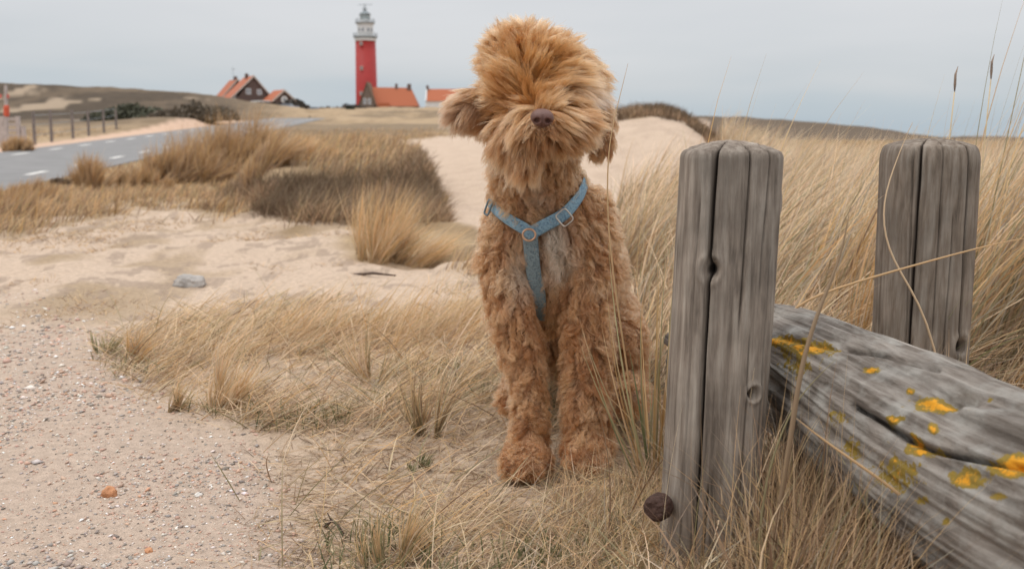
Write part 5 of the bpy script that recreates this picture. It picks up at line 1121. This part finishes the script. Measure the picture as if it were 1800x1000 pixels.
# nose --------------------------------------------------------------------
def nose():
    m, nn, b = new_mat('nose_leather'); b.inputs['Roughness'].default_value = .48; b.inputs['Base Color'].default_value = (.12, .05, .035, 1)
    t_ = nd(nn, 'ShaderNodeTexCoord'); vz = nd(nn, 'ShaderNodeTexVoronoi'); vz.inputs['Scale'].default_value = 650; nn.links.new(t_.outputs['Object'], vz.inputs[0])
    bp_ = nd(nn, 'ShaderNodeBump'); bp_.inputs['Strength'].default_value = .35; bp_.inputs['Distance'].default_value = .001; nn.links.new(vz.outputs[0], bp_.inputs['Height']); nn.links.new(bp_.outputs[0], b.inputs['Normal'])
    bm = bmesh.new(); bmesh.ops.create_icosphere(bm, subdivisions=5, radius=1)
    for v in bm.verts:
        x_, y_, z_ = v.co
        w_ = .0158 * (1 - .22 * max(0, -z_) ** 1.2 ); h_ = .0125; d_ = .0135
        X_ = x_ * w_; Z_ = z_ * h_ ; Y_ = y_ * d_
        X_ = math.copysign(abs(x_) ** .85, x_) * w_
        for s_ in (-1, 1):      # nostrils: comma shaped pits opening outward
            dd = math.hypot((X_ - s_ * .0072) / .0036, (Z_ + .0015 + abs(X_) * .12) / .0030)
            if y_ < .3: Y_ += .0075 * math.exp(-dd ** 3); 
        if y_ < 0: Y_ += .0016 * math.exp(-(X_ / .0009) ** 2) * (1 if z_ < .2 else max(0, 1 - (z_ - .2) * 3)); 
        if y_ < 0 and z_ > .55: Y_ += .0015 * (z_ - .55)
        v.co = (X_, Y_, Z_)
    o = from_bm('nose', bm, m, None, True); o.parent = dog; o.location = Vector(q(953, 208, 1.347)) - DOG_BASE; o.rotation_euler = (R(8), R(4), R(2))
    # mouth line below the nose
    bm = bmesh.new(); tube(bm, [q(940, 236, 1.366), q(947, 232, 1.360), q(953, 229, 1.357), q(960, 232, 1.360), q(968, 236, 1.366)], [.0008, .0018, .0022, .0018, .0008], 8)
    from_bm('lips', bm, simple('lip_skin', (.10, .045, .04), .6, .1, 60), dog, True)
nose()

# harness ------------------------------------------------------------------
def web_mat(name, c1, c2):
    m, nn, b = new_mat(name); b.inputs['Roughness'].default_value = .85
    t_ = nd(nn, 'ShaderNodeTexCoord'); vz = nd(nn, 'ShaderNodeTexNoise'); vz.inputs['Scale'].default_value = 150; vz.inputs['Detail'].default_value = 0; vz.inputs['Distortion'].default_value = 2.2; nn.links.new(t_.outputs['Object'], vz.inputs[0])
    r_ = nd(nn, 'ShaderNodeValToRGB'); e_ = r_.color_ramp.elements; e_[0].position = .40; e_[0].color = (*c1, 1); e_[1].position = .58; e_[1].color = (*c1, 1); k_ = e_.new(.485); k_.color = (*c2, 1)
    nn.links.new(vz.outputs[0], r_.inputs[0]); nn.links.new(r_.outputs[0], b.inputs['Base Color'])
    wv = nd(nn, 'ShaderNodeTexNoise'); wv.inputs['Scale'].default_value = 900; nn.links.new(t_.outputs['Object'], wv.inputs[0]); bp_ = nd(nn, 'ShaderNodeBump'); bp_.inputs['Strength'].default_value = .4; bp_.inputs['Distance'].default_value = .001
    nn.links.new(wv.outputs[0], bp_.inputs['Height']); nn.links.new(bp_.outputs[0], b.inputs['Normal']); return m
M_WEB = web_mat('blue_webbing', (.25, .385, .47), (.06, .13, .22)); M_WEB2 = web_mat('grey_blue_webbing', (.20, .25, .26), (.07, .10, .12))
harness = empty('harness', DOG_BASE, None, None); harness.parent = dog; harness.matrix_parent_inverse = Matrix.Translation(-DOG_BASE)
def strap(name, path, w, mat, th=.0016, parent=harness):
    L_, N_ = path; V = []; K_ = len(L_); W_ = 7
    T_ = np.gradient(L_, axis=0); T_ /= np.linalg.norm(T_, axis=1)[:, None]; S_ = np.cross(T_, N_); S_ /= np.linalg.norm(S_, axis=1)[:, None]; N2 = np.cross(S_, T_)
    for k in range(K_):
        ring = []
        for j in range(W_): s_ = (j / (W_ - 1) - .5) * w; ring.append(L_[k] + S_[k] * s_ + N2[k] * (th / 2 - (s_ / w) ** 2 * .004))
        for j in range(W_ - 1, -1, -1): s_ = (j / (W_ - 1) - .5) * w; ring.append(L_[k] + S_[k] * s_ + N2[k] * (-th / 2 - (s_ / w) ** 2 * .004))
        V += ring
    n_ = 2 * W_; F_ = [(a_ * n_ + j, a_ * n_ + (j + 1) % n_, (a_ + 1) * n_ + (j + 1) % n_, (a_ + 1) * n_ + j) for a_ in range(K_ - 1) for j in range(n_)]
    o = np_mesh(name, np.array(V), F_, mat, None, True); o.parent = parent; o.matrix_parent_inverse = Matrix.Translation(-DOG_BASE); return o
strap('neck_strap', SR, .0205, M_WEB); strap('neck_strap', SL, .0205, M_WEB); strap('chest_strap', SC, .024, M_WEB2)
def frame_on(name, px_, py_, ang, w, h, r_, mat, off=.021):
    l, nn_ = surf(px_, py_); c_ = l + nn_ * off; c_ = c_ + (Vector((0, 0, CAM_H)) - c_).normalized() * .002
    z_ = (Vector((0, 0, CAM_H)) - c_).normalized() * .6 + nn_ * .6; z_.normalize(); x_ = Vector((1, 0, 0)) - z_ * z_.x; x_.normalize(); y_ = z_.cross(x_)
    ca_, sa_ = math.cos(ang), math.sin(ang); e1 = x_ * ca_ + y_ * sa_; e2 = y_ * ca_ - x_ * sa_
    bm = bmesh.new(); pts = []
    for k in range(29):
        a_ = 2 * math.pi * k / 28; c0, s0 = math.cos(a_), math.sin(a_); p_ = 6
        rr = (abs(c0) ** p_ + abs(s0) ** p_) ** (-1 / p_); pts.append(c_ + e1 * (c0 * rr * w / 2) + e2 * (s0 * rr * h / 2))
    tube(bm, pts, r_, 8, False); o = from_bm(name, bm, mat, None, True); o.parent = harness; o.matrix_parent_inverse = Matrix.Translation(-DOG_BASE); return o
M_METAL = simple('brushed_metal', (.62, .55, .48), .35, .08, 40, metal=.8); M_PLASTIC = simple('grey_plastic', (.14, .19, .22), .5, .1, 40)
frame_on('buckle', 983, 377, R(40), .020, .023, .0012, M_METAL); frame_on('slider', 879, 364, R(-25), .009, .025, .0016, M_PLASTIC, .019)
lr, nr = surf(936, 405); rc = lr + nr * .021; bm = bmesh.new()
tube(bm, [rc + Vector((math.cos(a_) * .0098, -.001, math.sin(a_) * .0090)) for a_ in [math.pi * 2 * k / 28 for k in range(29)]], .0016, 8, False)
ro = from_bm('ring', bm, simple('copper_ring', (.62, .36, .22), .35, .08, 40, metal=.7), None, True); ro.parent = harness; ro.matrix_parent_inverse = Matrix.Translation(-DOG_BASE)
